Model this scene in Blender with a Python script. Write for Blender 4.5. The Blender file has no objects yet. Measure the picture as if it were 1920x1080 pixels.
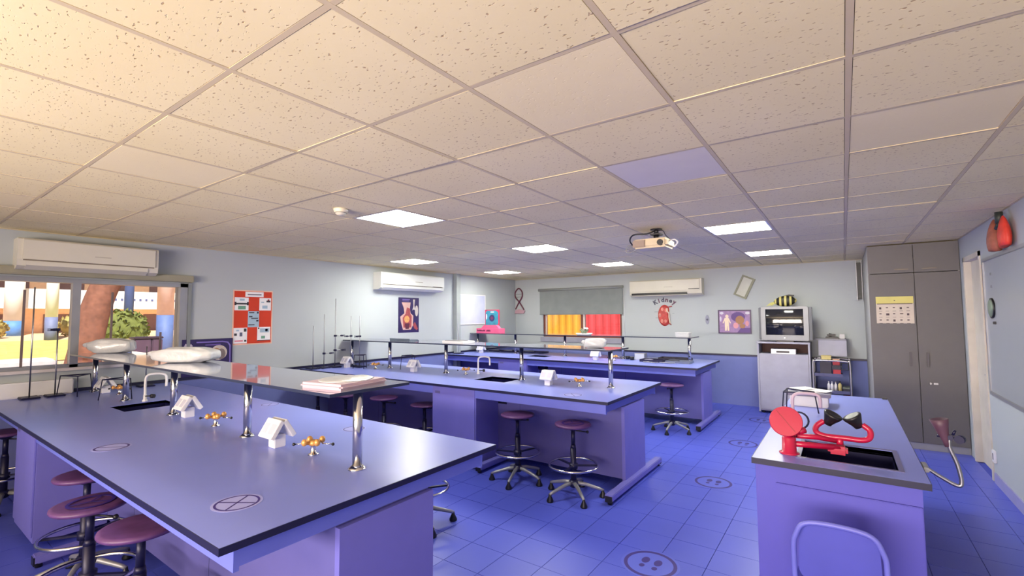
import bpy, bmesh, math, random
from mathutils import Vector, Matrix
from math import pi, sin, cos, radians
random.seed(7)
SC = bpy.context.scene
COL = SC.collection

# ------------------------------------------------------------------ camera, world, sun, exposure
F, PITCH, YAW, ROLL, CZ = 875.1, .0593, .6166, -.0066, 1.669
fw = Vector((-sin(YAW)*cos(PITCH), cos(YAW)*cos(PITCH), sin(PITCH)))
rt = Vector((cos(YAW), sin(YAW), 0)); up = rt.cross(fw)
r2 = rt*cos(ROLL)+up*sin(ROLL); u2 = up*cos(ROLL)-rt*sin(ROLL)
cam = bpy.data.cameras.new('camera'); camo = bpy.data.objects.new('camera', cam); COL.objects.link(camo)
cam.sensor_width = 36; cam.lens = F/1920*36; cam.clip_start = .05; cam.clip_end = 400
camo.matrix_world = Matrix((( r2.x,u2.x,-fw.x,0),(r2.y,u2.y,-fw.y,0),(r2.z,u2.z,-fw.z,CZ),(0,0,0,1)))
SC.camera = camo
SC.view_settings.view_transform = 'Standard'; SC.view_settings.look = 'None'
SC.view_settings.gamma = 1; SC.view_settings.use_curve_mapping = False
SC.view_settings.exposure = 0.0
SC.cycles.max_bounces = 10; SC.cycles.diffuse_bounces = 6; SC.cycles.glossy_bounces = 4
SC.cycles.transmission_bounces = 8; SC.cycles.transparent_max_bounces = 12
SC.cycles.sample_clamp_indirect = 6; SC.cycles.caustics_reflective = False; SC.cycles.caustics_refractive = False

W = bpy.data.worlds.new('sky'); SC.world = W; W.use_nodes = True
wn = W.node_tree; bg = wn.nodes['Background']
skyt = wn.nodes.new('ShaderNodeTexSky'); skyt.sky_type = 'HOSEK_WILKIE'; skyt.turbidity = 4; skyt.ground_albedo = .5
sund = Vector((.58, -.20, .79)).normalized(); skyt.sun_direction = sund
wn.links.new(skyt.outputs[0], bg.inputs[0]); bg.inputs[1].default_value = 1.7
sl = bpy.data.lights.new('sun', 'SUN'); sl.energy = 8; sl.angle = .01; sl.color = (1, .95, .86)
so = bpy.data.objects.new('sun', sl); COL.objects.link(so)
so.rotation_euler = (-sund).to_track_quat('-Z', 'Y').to_euler()
LED = 48.0                       # radiance of the ceiling panels
FILL = 480.0                       # strength of the added area lamp standing in for window light
def area_fill(name, loc, tgt, sx, sy, energy, colr):
    l = bpy.data.lights.new(name, 'AREA'); l.shape = 'RECTANGLE'; l.size = sx; l.size_y = sy; l.energy = energy; l.color = colr
    o = bpy.data.objects.new(name, l); COL.objects.link(o); o.location = loc
    o.rotation_euler = (Vector(tgt)-Vector(loc)).to_track_quat('-Z', 'Y').to_euler(); l.spread = radians(125)
    return o
area_fill('added_window_fill', (-1.5, -3.52, 1.6), (-1.5, 0.0, 3.4), 5.0, 1.0, FILL, (1, .84, .71))  # added lamp just inside the unseen back window, warms the near ceiling

# ------------------------------------------------------------------ materials
def lin(c):
    c = c/255
    return c/12.92 if c <= .04045 else ((c+.055)/1.055)**2.4
def rgb(*c): return (lin(c[0]), lin(c[1]), lin(c[2]), 1)
MATS = {}
def mat(name, c, rough=.55, metal=0., vary=.06, scale=6., bump=0., bscale=60., coat=0., emit=0., alpha=None, trans=0., ecol=None):
    if name in MATS: return MATS[name]
    m = bpy.data.materials.new(name); m.use_nodes = True; t = m.node_tree; b = t.nodes['Principled BSDF']
    b.inputs['Roughness'].default_value = rough; b.inputs['Metallic'].default_value = metal
    if coat: b.inputs['Coat Weight'].default_value = coat
    if trans: b.inputs['Transmission Weight'].default_value = trans
    if alpha is not None: b.inputs['Alpha'].default_value = alpha
    base = rgb(*c)
    if emit:
        b.inputs['Emission Color'].default_value = rgb(*(ecol or c)); b.inputs['Emission Strength'].default_value = emit
    if vary:
        g = t.nodes.new('ShaderNodeNewGeometry'); n = t.nodes.new('ShaderNodeTexNoise')
        n.inputs['Scale'].default_value = scale; n.inputs['Detail'].default_value = 4
        t.links.new(g.outputs['Position'], n.inputs['Vector'])
        r = t.nodes.new('ShaderNodeValToRGB')
        k0, k1 = 1-vary, 1+vary
        r.color_ramp.elements[0].color = (base[0]*k0, base[1]*k0, base[2]*k0, 1); r.color_ramp.elements[0].position = .3
        r.color_ramp.elements[1].color = (min(1, base[0]*k1), min(1, base[1]*k1), min(1, base[2]*k1), 1); r.color_ramp.elements[1].position = .7
        t.links.new(n.outputs['Fac'], r.inputs['Fac']); t.links.new(r.outputs[0], b.inputs['Base Color'])
        if bump:
            n2 = t.nodes.new('ShaderNodeTexNoise'); n2.inputs['Scale'].default_value = bscale; n2.inputs['Detail'].default_value = 6
            t.links.new(g.outputs['Position'], n2.inputs['Vector'])
            bp = t.nodes.new('ShaderNodeBump'); bp.inputs['Strength'].default_value = bump; bp.inputs['Distance'].default_value = .01
            t.links.new(n2.outputs['Fac'], bp.inputs['Height']); t.links.new(bp.outputs[0], b.inputs['Normal'])
    else: b.inputs['Base Color'].default_value = base
    MATS[name] = m; return m

def stripes(name, ca, cb, scale, axis='X', rough=.5, sharp=.5, dist=0.):
    """procedural banding in object space"""
    m = bpy.data.materials.new(name); m.use_nodes = True; t = m.node_tree; b = t.nodes['Principled BSDF']
    tc = t.nodes.new('ShaderNodeTexCoord'); w = t.nodes.new('ShaderNodeTexWave'); w.bands_direction = axis
    w.inputs['Scale'].default_value = scale; w.inputs['Distortion'].default_value = dist
    r = t.nodes.new('ShaderNodeValToRGB'); r.color_ramp.interpolation = 'CONSTANT' if dist == 0 else 'LINEAR'
    r.color_ramp.elements[0].color = rgb(*ca); r.color_ramp.elements[1].color = rgb(*cb); r.color_ramp.elements[1].position = sharp
    t.links.new(tc.outputs['Object'], w.inputs['Vector']); t.links.new(w.outputs['Fac'], r.inputs['Fac'])
    t.links.new(r.outputs[0], b.inputs['Base Color']); b.inputs['Roughness'].default_value = rough
    MATS[name] = m; return m

def tile_mat(name, base, pit, amount):
    """mineral fibre: cream face with scattered fissures and pinholes"""
    m = bpy.data.materials.new(name); m.use_nodes = True; t = m.node_tree; b = t.nodes['Principled BSDF']
    g = t.nodes.new('ShaderNodeNewGeometry')
    mp = t.nodes.new('ShaderNodeMapping'); mp.inputs['Scale'].default_value = (1, 1.9, 1); mp.inputs['Rotation'].default_value = (0, 0, .5)
    t.links.new(g.outputs['Position'], mp.inputs['Vector'])
    v = t.nodes.new('ShaderNodeTexNoise'); v.inputs['Scale'].default_value = 54; v.inputs['Detail'].default_value = 2; v.inputs['Roughness'].default_value = .4
    t.links.new(mp.outputs[0], v.inputs['Vector'])
    r = t.nodes.new('ShaderNodeValToRGB')
    r.color_ramp.elements[0].position = .292; r.color_ramp.elements[0].color = (1, 1, 1, 1)
    r.color_ramp.elements[1].position = .335; r.color_ramp.elements[1].color = (0, 0, 0, 1)
    t.links.new(v.outputs['Fac'], r.inputs['Fac'])
    n2 = t.nodes.new('ShaderNodeTexNoise'); n2.inputs['Scale'].default_value = 1.3; n2.inputs['Detail'].default_value = 3
    t.links.new(g.outputs['Position'], n2.inputs['Vector'])
    r3 = t.nodes.new('ShaderNodeValToRGB'); bb = rgb(*base)
    r3.color_ramp.elements[0].color = (bb[0]*.95, bb[1]*.94, bb[2]*.91, 1); r3.color_ramp.elements[0].position = .35
    r3.color_ramp.elements[1].color = bb; r3.color_ramp.elements[1].position = .65
    t.links.new(n2.outputs['Fac'], r3.inputs['Fac'])
    mu = t.nodes.new('ShaderNodeMath'); mu.operation = 'MULTIPLY'; mu.inputs[1].default_value = amount
    t.links.new(r.outputs[0], mu.inputs[0])
    mx = t.nodes.new('ShaderNodeMix'); mx.data_type = 'RGBA'
    t.links.new(mu.outputs[0], mx.inputs[0]); t.links.new(r3.outputs[0], mx.inputs[6]); mx.inputs[7].default_value = rgb(*pit)
    t.links.new(mx.outputs[2], b.inputs['Base Color']); b.inputs['Roughness'].default_value = .9
    bp = t.nodes.new('ShaderNodeBump'); bp.invert = True; bp.inputs['Strength'].default_value = .35; bp.inputs['Distance'].default_value = .004
    t.links.new(r.outputs[0], bp.inputs['Height']); t.links.new(bp.outputs[0], b.inputs['Normal'])
    MATS[name] = m; return m

WALL = mat('painted wall', (176, 183, 188), .8, vary=.02, scale=1.5, bump=.05, bscale=200)
DADO = mat('dado paint', (112, 122, 184), .7, vary=.03)
CEIL = tile_mat('mineral tile', (240, 226, 180), (150, 112, 74), .7)
CEILP = tile_mat('plain tile', (243, 229, 186), (237, 223, 180), .2)
CEILG = mat('plain cool tile', (224, 217, 206), .85, vary=.02)
TBAR = mat('tee bar', (206, 190, 156), .6, vary=.03)
GAP = mat('joint shadow gap', (70, 60, 48), .9, vary=.1)
FLOORM = mat('floor tile', (78, 90, 202), .35, vary=.035, scale=2.2)
GROUT = mat('floor joint', (66, 78, 188), .8, vary=.05)
TOP = mat('laminate worktop', (124, 136, 220), .3, vary=.03, scale=3)
EDGE = mat('black worktop edge', (24, 24, 58), .4, vary=.1)
APRON = mat('apron rail', (104, 114, 210), .5, vary=.03)
PANEL = mat('cabinet panel', (112, 110, 196), .55, vary=.03)
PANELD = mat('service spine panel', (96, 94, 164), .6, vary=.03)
SHELF = mat('glossy shelf', (150, 156, 178), .07, vary=.03, coat=.6)
SHEDGE = mat('shelf edge', (40, 48, 74), .35, vary=.05)
CHROME = mat('chrome', (214, 214, 222), .16, 1., vary=.03)
STEEL = mat('brushed steel', (168, 168, 176), .34, 1., vary=.06)
GREYFR = mat('grey metal frame', (150, 152, 160), .4, .4, vary=.04)
BLACK = mat('black plastic', (22, 22, 30), .4, vary=.1)
NAVY = mat('dark blue steel', (24, 24, 62), .42, .2, vary=.08)
SINK = mat('dark sink', (20, 20, 66), .3, vary=.06)
WHITE = mat('white plastic', (226, 226, 232), .4, vary=.02)
OFFW = mat('aged white plastic', (214, 206, 186), .45, vary=.02)
PINKW = mat('pinkish white foam', (196, 172, 190), .5, vary=.04)
BRASS = mat('brass', (214, 158, 92), .35, .35, vary=.1)
WOODS = mat('seat wood', (92, 58, 112), .45, vary=.14, scale=22)
RED = mat('red enamel', (180, 16, 66), .32, vary=.05, coat=.3)
STICK = mat('sticker purple ring', (50, 32, 124), .5, vary=.03)
STICKW = mat('sticker film', (156, 160, 228), .4, vary=.02)
CABM = mat('wardrobe laminate', (102, 99, 100), .5, vary=.03)
CABE = mat('wardrobe edge', (150, 150, 152), .5, vary=.03)
PANEL2 = mat('blue violet panel', (84, 82, 188), .55, vary=.03)
PAPER = mat('white paper', (232, 232, 236), .7, vary=.02)
POLY = mat('white polythene', (196, 198, 204), .3, vary=.04, scale=14, bump=.5, bscale=26, coat=.3)

def glassm(name, tint=(1, 1, 1), refl=.08):
    m = bpy.data.materials.new(name); m.use_nodes = True; t = m.node_tree; t.nodes.clear()
    o = t.nodes.new('ShaderNodeOutputMaterial'); tr = t.nodes.new('ShaderNodeBsdfTransparent'); gl = t.nodes.new('ShaderNodeBsdfGlossy')
    tr.inputs[0].default_value = (*tint, 1); gl.inputs['Roughness'].default_value = .02
    fr = t.nodes.new('ShaderNodeFresnel'); fr.inputs[0].default_value = 1.45
    mx = t.nodes.new('ShaderNodeMixShader'); t.links.new(fr.outputs[0], mx.inputs[0])
    t.links.new(tr.outputs[0], mx.inputs[1]); t.links.new(gl.outputs[0], mx.inputs[2]); t.links.new(mx.outputs[0], o.inputs[0])
    MATS[name] = m; return m
GLASS = glassm('window glass')

# ------------------------------------------------------------------ mesh builder
class MB:
    def __init__(s, *mats): s.bm = bmesh.new(); s.mats = list(mats); s.mi = 0
    def use(s, m):
        if m not in s.mats: s.mats.append(m)
        s.mi = s.mats.index(m); return s
    def _tag(s, faces, smooth=False):
        for f in faces: f.material_index = s.mi; f.smooth = smooth
    def box(s, x0, x1, y0, y1, z0, z1, bev=0., M=None):
        vs = [s.bm.verts.new((x, y, z)) for x in (x0, x1) for y in (y0, y1) for z in (z0, z1)]
        q = [(0,1,3,2),(4,6,7,5),(0,4,5,1),(2,3,7,6),(0,2,6,4),(1,5,7,3)]
        fs = [s.bm.faces.new([vs[i] for i in f]) for f in q]
        s._tag(fs)
        if bev > 0:
            r = bmesh.ops.bevel(s.bm, geom=list({e for f in fs for e in f.edges}), offset=bev, segments=2, affect='EDGES', clamp_overlap=True)
            s._tag(r['faces']); vs = list({v for f in r['faces'] for v in f.verts} | {v for v in vs if v.is_valid})
        if M is not None: bmesh.ops.transform(s.bm, matrix=M, verts=[v for v in vs if v.is_valid])
        return s
    def prism(s, pts, h0, h1, axis='Z', smooth=False):
        """polygon pts (a,b) extruded along axis from h0 to h1: Z->(a,b,h)  X->(h,a,b)  Y->(a,h,b)"""
        def P(a, b, h): return (a, b, h) if axis == 'Z' else ((h, a, b) if axis == 'X' else (a, h, b))
        v0 = [s.bm.verts.new(P(a, b, h0)) for a, b in pts]; v1 = [s.bm.verts.new(P(a, b, h1)) for a, b in pts]
        n = len(pts); fs = [s.bm.faces.new(v0), s.bm.faces.new(v1[::-1])]
        sd = [s.bm.faces.new((v0[i], v1[i], v1[(i+1) % n], v0[(i+1) % n])) for i in range(n)]
        s._tag(fs); s._tag(sd, smooth); return s
    def flat(s, pts, h, axis='Z'):
        def P(a, b): return (a, b, h) if axis == 'Z' else ((h, a, b) if axis == 'X' else (a, h, b))
        s._tag([s.bm.faces.new([s.bm.verts.new(P(a, b)) for a, b in pts])]); return s
    def tube(s, pts, r, seg=12, closed=False, smooth_path=0, caps=True):
        P = [Vector(p) for p in pts]
        rs = r if isinstance(r, (list, tuple)) else [r]*len(P)
        if smooth_path:
            Q, R = [], []
            n = len(P)
            for i in range(n if closed else n-1):
                p0 = P[(i-1) % n] if closed or i > 0 else P[i]; p1 = P[i]; p2 = P[(i+1) % n]
                p3 = P[(i+2) % n] if closed or i+2 < n else p2
                for k in range(smooth_path):
                    t = k/smooth_path
                    Q.append(.5*((2*p1)+(p2-p0)*t+(2*p0-5*p1+4*p2-p3)*t*t+(3*p1-p0-3*p2+p3)*t**3))
                    R.append(rs[i]+(rs[(i+1) % n]-rs[i])*t)
            if not closed: Q.append(P[-1]); R.append(rs[-1])
            P, rs = Q, R
        n = len(P); rings = []; nrm = None
        for i in range(n):
            if closed: d = P[(i+1) % n]-P[i-1]
            else: d = P[min(i+1, n-1)]-P[max(i-1, 0)]
            d.normalize()
            if nrm is None: nrm = d.orthogonal().normalized()
            nrm = (nrm-d*nrm.dot(d))
            if nrm.length < 1e-6: nrm = d.orthogonal()
            nrm.normalize(); b = d.cross(nrm)
            rings.append([s.bm.verts.new(P[i]+(nrm*cos(2*pi*k/seg)+b*sin(2*pi*k/seg))*rs[i]) for k in range(seg)])
        fs = []
        for i in range(n if closed else n-1):
            a, c = rings[i], rings[(i+1) % n]; off = 0
            if closed and i == n-1:
                off = min(range(seg), key=lambda o: (a[0].co-c[o].co).length)
            for k in range(seg):
                fs.append(s.bm.faces.new((a[k], a[(k+1) % seg], c[(k+1+off) % seg], c[(k+off) % seg])))
        s._tag(fs, True)
        if not closed and caps: s._tag([s.bm.faces.new(rings[0][::-1]), s.bm.faces.new(rings[-1])])
        return s
    def cyl(s, p0, p1, r0, r1=None, seg=20): return s.tube([p0, p1], [r0, r0 if r1 is None else r1], seg)
    def lathe(s, prof, c=(0, 0, 0), seg=28, M=None, smooth=True):
        """prof: list of (r,z), revolved about z through c"""
        rings = []; new = []
        for r, z in prof:
            if r < 1e-6:
                v = s.bm.verts.new((c[0], c[1], c[2]+z)); rings.append([v]); new.append(v)
            else:
                R = [s.bm.verts.new((c[0]+r*cos(2*pi*k/seg), c[1]+r*sin(2*pi*k/seg), c[2]+z)) for k in range(seg)]
                rings.append(R); new += R
        fs = []
        for a, b in zip(rings, rings[1:]):
            if len(a) == 1 and len(b) == 1: continue
            for k in range(seg):
                k2 = (k+1) % seg
                if len(a) == 1: fs.append(s.bm.faces.new((a[0], b[k2], b[k])))
                elif len(b) == 1: fs.append(s.bm.faces.new((a[k], a[k2], b[0])))
                else: fs.append(s.bm.faces.new((a[k], a[k2], b[k2], b[k])))
        if len(rings[0]) > 1: fs.append(s.bm.faces.new(rings[0][::-1]))
        if len(rings[-1]) > 1: fs.append(s.bm.faces.new(rings[-1]))
        s._tag(fs, smooth)
        if M is not None: bmesh.ops.transform(s.bm, matrix=M, verts=new)
        return s
    def blob(s, c, rad, fn=None, u=20, v=12, M=None):
        vs0 = set(s.bm.verts); fs0 = set(s.bm.faces)
        bmesh.ops.create_uvsphere(s.bm, u_segments=u, v_segments=v, radius=1)
        nv = [x for x in s.bm.verts if x not in vs0]
        for x in nv:
            p = Vector((x.co.x, x.co.y, x.co.z))
            if fn: p = fn(p)
            x.co = Vector((p.x*rad[0], p.y*rad[1], p.z*rad[2]))
            if M is not None: x.co = M @ x.co
            x.co += Vector(c)
        s._tag([f for f in s.bm.faces if f not in fs0], True); return s
    def ring(s, c, ro, ri, h, seg=40, ax='Z'):
        pts = [(cos(2*pi*k/seg), sin(2*pi*k/seg)) for k in range(seg)]
        o = [s.bm.verts.new((c[0]+x*ro, c[1]+y*ro, c[2])) for x, y in pts]; i = [s.bm.verts.new((c[0]+x*ri, c[1]+y*ri, c[2])) for x, y in pts]
        o2 = [s.bm.verts.new((c[0]+x*ro, c[1]+y*ro, c[2]+h)) for x, y in pts]; i2 = [s.bm.verts.new((c[0]+x*ri, c[1]+y*ri, c[2]+h)) for x, y in pts]
        fs = []
        for k in range(seg):
            j = (k+1) % seg
            fs += [s.bm.faces.new((o2[k], o2[j], i2[j], i2[k])), s.bm.faces.new((o[j], o[k], i[k], i[j])),
                   s.bm.faces.new((o[k], o[j], o2[j], o2[k])), s.bm.faces.new((i[j], i[k], i2[k], i2[j]))]
        s._tag(fs); return s
    def build(s, name, parent=None, loc=None, local=False):
        bmesh.ops.recalc_face_normals(s.bm, faces=s.bm.faces[:])
        off = Vector((0, 0, 0))
        if loc is not None: off = Vector(loc)
        elif parent is not None and not local:
            p = parent
            while p.parent is not None: p = p.parent
            off = p.location.copy()
        if off.length: bmesh.ops.translate(s.bm, verts=s.bm.verts[:], vec=-off)
        me = bpy.data.meshes.new(name); s.bm.to_mesh(me); s.bm.free()
        for m in s.mats: me.materials.append(m)
        o = bpy.data.objects.new(name, me); COL.objects.link(o)
        if parent is not None: o.parent = parent
        if loc is not None: o.location = loc
        return o

def tag(o, label=None, cat=None, group=None, kind=None):
    if label: o['label'] = label
    if cat: o['category'] = cat
    if group: o['group'] = group
    if kind: o['kind'] = kind
    return o
def thing(name, label, cat, loc=(0, 0, 0), group=None):
    o = bpy.data.objects.new(name, None); COL.objects.link(o); o.location = loc; o.empty_display_size = .1
    return tag(o, label, cat, group)
def struct(name, mb, loc=None, label=None):
    o = mb.build(name, None, loc); return tag(o, label, None, None, 'structure')
KIDS = {}
def kids(o): return [c for c in bpy.data.objects if c.parent == o]
def dup(root, loc, rz=0., label=None, group=None, ks=None):
    r = root.copy(); COL.objects.link(r); r.location = loc; r.rotation_euler = (0, 0, rz)
    if label: r['label'] = label
    if group: r['group'] = group
    for ch, subs in (ks if ks is not None else [(c, kids(c)) for c in kids(root)]):
        c = ch.copy(); COL.objects.link(c); c.parent = r
        for g in subs:
            d = g.copy(); COL.objects.link(d); d.parent = c
    return r

def text_mesh(txt, size, depth=.002, bold=0.):
    cu = bpy.data.curves.new('t', 'FONT'); cu.body = txt; cu.size = size; cu.extrude = depth; cu.align_x = 'CENTER'; cu.align_y = 'BOTTOM'; cu.resolution_u = 3; cu.offset = bold
    o = bpy.data.objects.new('t', cu); COL.objects.link(o)
    dg = bpy.context.evaluated_depsgraph_get(); me = bpy.data.meshes.new_from_object(o.evaluated_get(dg))
    bpy.data.objects.remove(o); return me
def add_text(mb, txt, size, M, depth=.0015, bold=0.):
    me = text_mesh(txt, size, depth, bold)
    n0 = len(mb.bm.verts); f0 = len(mb.bm.faces)
    mb.bm.from_mesh(me); mb.bm.verts.ensure_lookup_table(); mb.bm.faces.ensure_lookup_table()
    bmesh.ops.transform(mb.bm, matrix=M, verts=mb.bm.verts[n0:])
    for f in mb.bm.faces[f0:]: f.material_index = mb.mi
    bpy.data.meshes.remove(me)
def basis(o, x, y):
    x = Vector(x); y = Vector(y); z = x.cross(y)
    return Matrix(((x.x, y.x, z.x, o[0]), (x.y, y.y, z.y, o[1]), (x.z, y.z, z.z, o[2]), (0, 0, 0, 1)))

# ------------------------------------------------------------------ room shell
XL, XR, YF, YB, H = -6.64, 1.16, 9.51, -3.6, 2.549
T = .14
HT = 2.8
wy0, wy1, wz0, wz1 = -1.4, 2.39, 1.16, 2.09        # left window
mb = MB(WALL)
mb.box(XL-T, XL, YB, wy0, 0, HT); mb.box(XL-T, XL, wy1, YF+T, 0, HT); mb.box(XL-T, XL, wy0, wy1, 0, wz0); mb.box(XL-T, XL, wy0, wy1, wz1, HT)
struct('wall_left', mb)
fx0, fx1, fz0, fz1 = -5.84, -3.87, 1.17, 2.22
mb = MB(WALL)
mb.box(XL, fx0, YF, YF+T, 0, HT); mb.box(fx1, XR+T, YF, YF+T, 0, HT); mb.box(fx0, fx1, YF, YF+T, 0, fz0); mb.box(fx0, fx1, YF, YF+T, fz1, HT)
struct('wall_far', mb)
dy0, dy1, dz = 6.62, 7.42, 2.3
mb = MB(WALL)
mb.box(XR, XR+T, YB, dy0, 0, HT); mb.box(XR, XR+T, dy1, YF, 0, HT); mb.box(XR, XR+T, dy0, dy1, dz, HT)
struct('wall_right', mb)
bx0, bx1, bz0, bz1 = -4.1, 1.05, 1.05, 2.15
mb = MB(WALL)
mb.box(XL-T, bx0, YB-T, YB, 0, HT); mb.box(bx1, XR+T, YB-T, YB, 0, HT); mb.box(bx0, bx1, YB-T, YB, 0, bz0); mb.box(bx0, bx1, YB-T, YB, bz1, HT)
struct('wall_back', mb)

# floor: slab with separate tiles
fl = struct('floor', MB(GROUT).box(XL-T, XR+T, YB-T, YF+T, -.3, -.008))
ft = MB(FLOORM).box(.002, .298, .002, .298, -.007, 0.).build('floor_tile', fl, local=True)
me_ft = ft.data; first = True
ftx = [XL + .01 + .3*i for i in range(26)]
gx = -1.405 - .3*17 - .135   # joints measured at x = -1.41, -1.11
rest = MB(FLOORM)
for i in range(27):
    x = -6.505 + .3*(i-1)
    for j in range(46):
        y = YB + .3*j + .02
        xa, xb, ya, yb = max(x, XL), min(x+.3, XR), max(y, YB), min(y+.3, YF)
        if xb-xa < .02 or yb-ya < .02: continue
        near = -1.75 <= x < 1.1 and 2.6 < y < 9.3
        if near and xb-xa > .295 and yb-ya > .295:
            if first: o = ft; first = False
            else: o = ft.copy(); COL.objects.link(o); o.parent = fl
            o.location = (x, y, random.uniform(-.0007, 0))
        else:
            rest.box(xa+.002, xb-.002, ya+.002, yb-.002, -.007, 0.)
tag(rest.build('floor_tile_field', fl, local=True), kind='stuff')

# suspended ceiling: slab above, 60 cm tiles, tee bars
cl = struct('ceiling', MB(GAP).box(XL, XR, YB, YF, H+.03, HT))
GX, GY = -.5504, .7418
lights = [(-1, 7), (-1, 11), (-5, 3), (-5, 7), (-5, 11), (-9, 7), (-9, 11)]
plain = {(-1, 1), (1, 3), (2, 3)}
tile0 = MB(CEIL).box(.0125, .5875, .0125, .5875, .001, .018).build('ceiling_tile', cl, local=True)
tile1 = MB(CEILP).box(.0125, .5875, .0125, .5875, .001, .018).build('ceiling_tile', cl, local=True)
tile2 = MB(CEILG).box(.0125, .5875, .0125, .5875, .001, .018).build('ceiling_tile', cl, local=True)
tile1.location = (GX-.6, GY+.6, H); tile2.location = (GX-.6, GY+1.8, H)
used0 = False
edge_t = MB(CEIL)
for i in range(-11, 3):
    for j in range(-8, 15):
        x0, y0 = GX+.6*i, GY+.6*j
        xa, xb, ya, yb = max(x0, XL), min(x0+.6, XR), max(y0, YB), min(y0+.6, YF)
        if xb-xa < .03 or yb-ya < .03: continue
        if (i, j) in lights or (i, j) in ((-1, 1), (-1, 3)): continue
        if xb-xa < .59 or yb-ya < .59 or j < -2:
            edge_t.box(xa+.0125, xb-.0125, ya+.0125, yb-.0125, H+.001, H+.018); continue
        src = tile1 if (i, j) in plain or random.random() < .05 else tile0
        if src is tile0 and not used0: o = tile0; used0 = True
        else: o = src.copy(); COL.objects.link(o); o.parent = cl
        o.location = (x0, y0, H+random.uniform(0, .0015))
        o.rotation_euler = (random.uniform(-.004, .004), random.uniform(-.004, .004), 0)
tag(edge_t.build('cut_tile_border', cl, local=True), kind='stuff')
for i in range(-10, 3):
    x = GX+.6*i
    if XL < x < XR: MB(TBAR).box(x-.0105, x+.0105, YB, YF, H, H+.02).build('main_tee', cl, local=True)
for j in range(-7, 15):
    y = GY+.6*j
    if YB < y < YF: MB(TBAR).box(XL, XR, y-.0105, y+.0105, H+.0006, H+.02).build('cross_tee', cl, local=True)
mb = MB(TBAR)
mb.box(XL, XL+.022, YB, YF, H-.004, H+.02); mb.box(XR-.022, XR, YB, YF, H-.004, H+.02); mb.box(XL, XR, YF-.022, YF, H-.004, H+.02)
struct('trim_1', mb)

# dado below a dark rail
mb = MB(DADO)
mb.box(XL, XL+.004, YB, YF, .0, .9); mb.box(XL, .28, YF-.004, YF, 0, .9)
struct('trim_2', mb)
mb = MB(EDGE)
mb.box(XL, XL+.02, YB, 7.24, .905, .938); mb.box(XL, .28, YF-.02, YF, .9, .93); mb.box(XL, XL+.02, 7.36, YF, .905, .938)
struct('trim_3', mb)
struct('baseboard_right', MB(mat('grey skirting', (150, 150, 200), .5)).box(XR-.014, XR, YB, dy0-.06, 0, .1))
# pier on the left wall
struct('trim_4', MB(mat('grey pier paint', (150, 158, 160), .7)).box(XL, XL+.1, 7.24, 7.36, 0, H))

# ------------------------------------------------------------------ left window
win = tag(MB(GREYFR).box(XL-T, XL+.02, 2.31, 2.39, wz0, wz1).box(XL-T, XL+.02, wy0, wy0+.05, wz0, wz1).box(XL-T, XL+.02, wy0, wy1, wz1-.045, wz1)
          .box(XL-T, XL+.015, wy0, wy1, wz0, wz0+.03).build('window_1'), kind='structure')
for y in (1.365, .05):
    MB(GREYFR).box(XL-.08, XL+.015, y-.033, y+.033, wz0, wz1).build('mullion', win)
DKLINE = mat('sash edge', (112, 96, 98), .5)
for y, zt in ((.985, 1.96), (1.675, 1.96), (2.14, 1.5), (-.6, 1.96)):
    MB(DKLINE).box(XL-.05, XL-.03, y-.009, y+.009, wz0+.03, zt).build('sash_stile', win)
for a, b in ((wy0+.05, .017), (.083, 1.332), (1.398, 2.31)):
    MB(GLASS).box(XL-.062, XL-.056, a, b, wz0+.03, wz1-.045).build('pane', win)
struct('trim_5', MB(mat('white sill', (206, 200, 204), .5)).box(XL-.02, XL+.05, wy0, 2.4, wz0-.03, wz0))
bl = thing('roller_blind', 'rolled-up grey blind cassette across the top of the wide window', 'blind', (XL+.06, 1.2, 2.1))
MB(mat('blind cassette', (150, 146, 128), .5)).box(XL, XL+.1, wy0, 2.43, 2.105, 2.185, .01).build('cassette', bl)
MB(mat('blind guide', (126, 132, 134), .5)).box(XL, XL+.03, 2.392, 2.43, 1.2, 2.1).build('guide_rail', bl)

# far window: brown frame, grey blind half down
BROWN = mat('brown frame', (112, 62, 48), .45)
win2 = tag(MB(BROWN).box(fx0, fx0+.05, YF+.03, YF+.09, fz0, fz1).box(fx1-.05, fx1, YF+.03, YF+.09, fz0, fz1).box(fx0, fx1, YF+.03, YF+.09, fz0, fz0+.045)
           .box(fx0, fx1, YF+.03, YF+.09, fz1-.05, fz1).build('window_2'), kind='structure')
MB(BROWN).box(-4.86, -4.8, YF+.025, YF+.095, fz0, fz1).build('mullion', win2)
MB(mat('white sash', (226, 212, 206), .5)).box(-4.8, -4.76, YF+.03, YF+.09, fz0+.045, fz1-.05).box(fx0+.05, fx0+.075, YF+.035, YF+.085, fz0+.045, fz1-.05).build('sash_stile', win2)
MB(GLASS).box(fx0+.05, -4.86, YF+.058, YF+.063, fz0+.045, fz1-.05).build('pane', win2)
MB(GLASS).box(-4.8, fx1-.05, YF+.064, YF+.069, fz0+.045, fz1-.05).build('pane', win2)
struct('trim_6', MB(mat('grey window apron', (150, 150, 168), .6)).box(fx0-.06, fx1+.04, YF-.03, YF, 1.06, 1.165))
b2 = thing('roller_blind', 'grey roller blind drawn halfway over the far yellow and red window', 'blind', (-4.85, YF-.05, 2.28))
MB(mat('blind fabric', (128, 134, 136), .8, bump=.1, bscale=300)).box(-5.9, -3.83, YF-.045, YF-.04, 1.7, 2.26).build('fabric', b2)
MB(mat('blind tube', (140, 144, 144), .5)).cyl((-5.93, YF-.045, 2.27), (-3.81, YF-.045, 2.27), .03).build('tube', b2)
MB(mat('blind bar', (118, 124, 128), .5)).box(-5.9, -3.83, YF-.055, YF-.035, 1.685, 1.71, .004).build('bottom_bar', b2)
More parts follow.
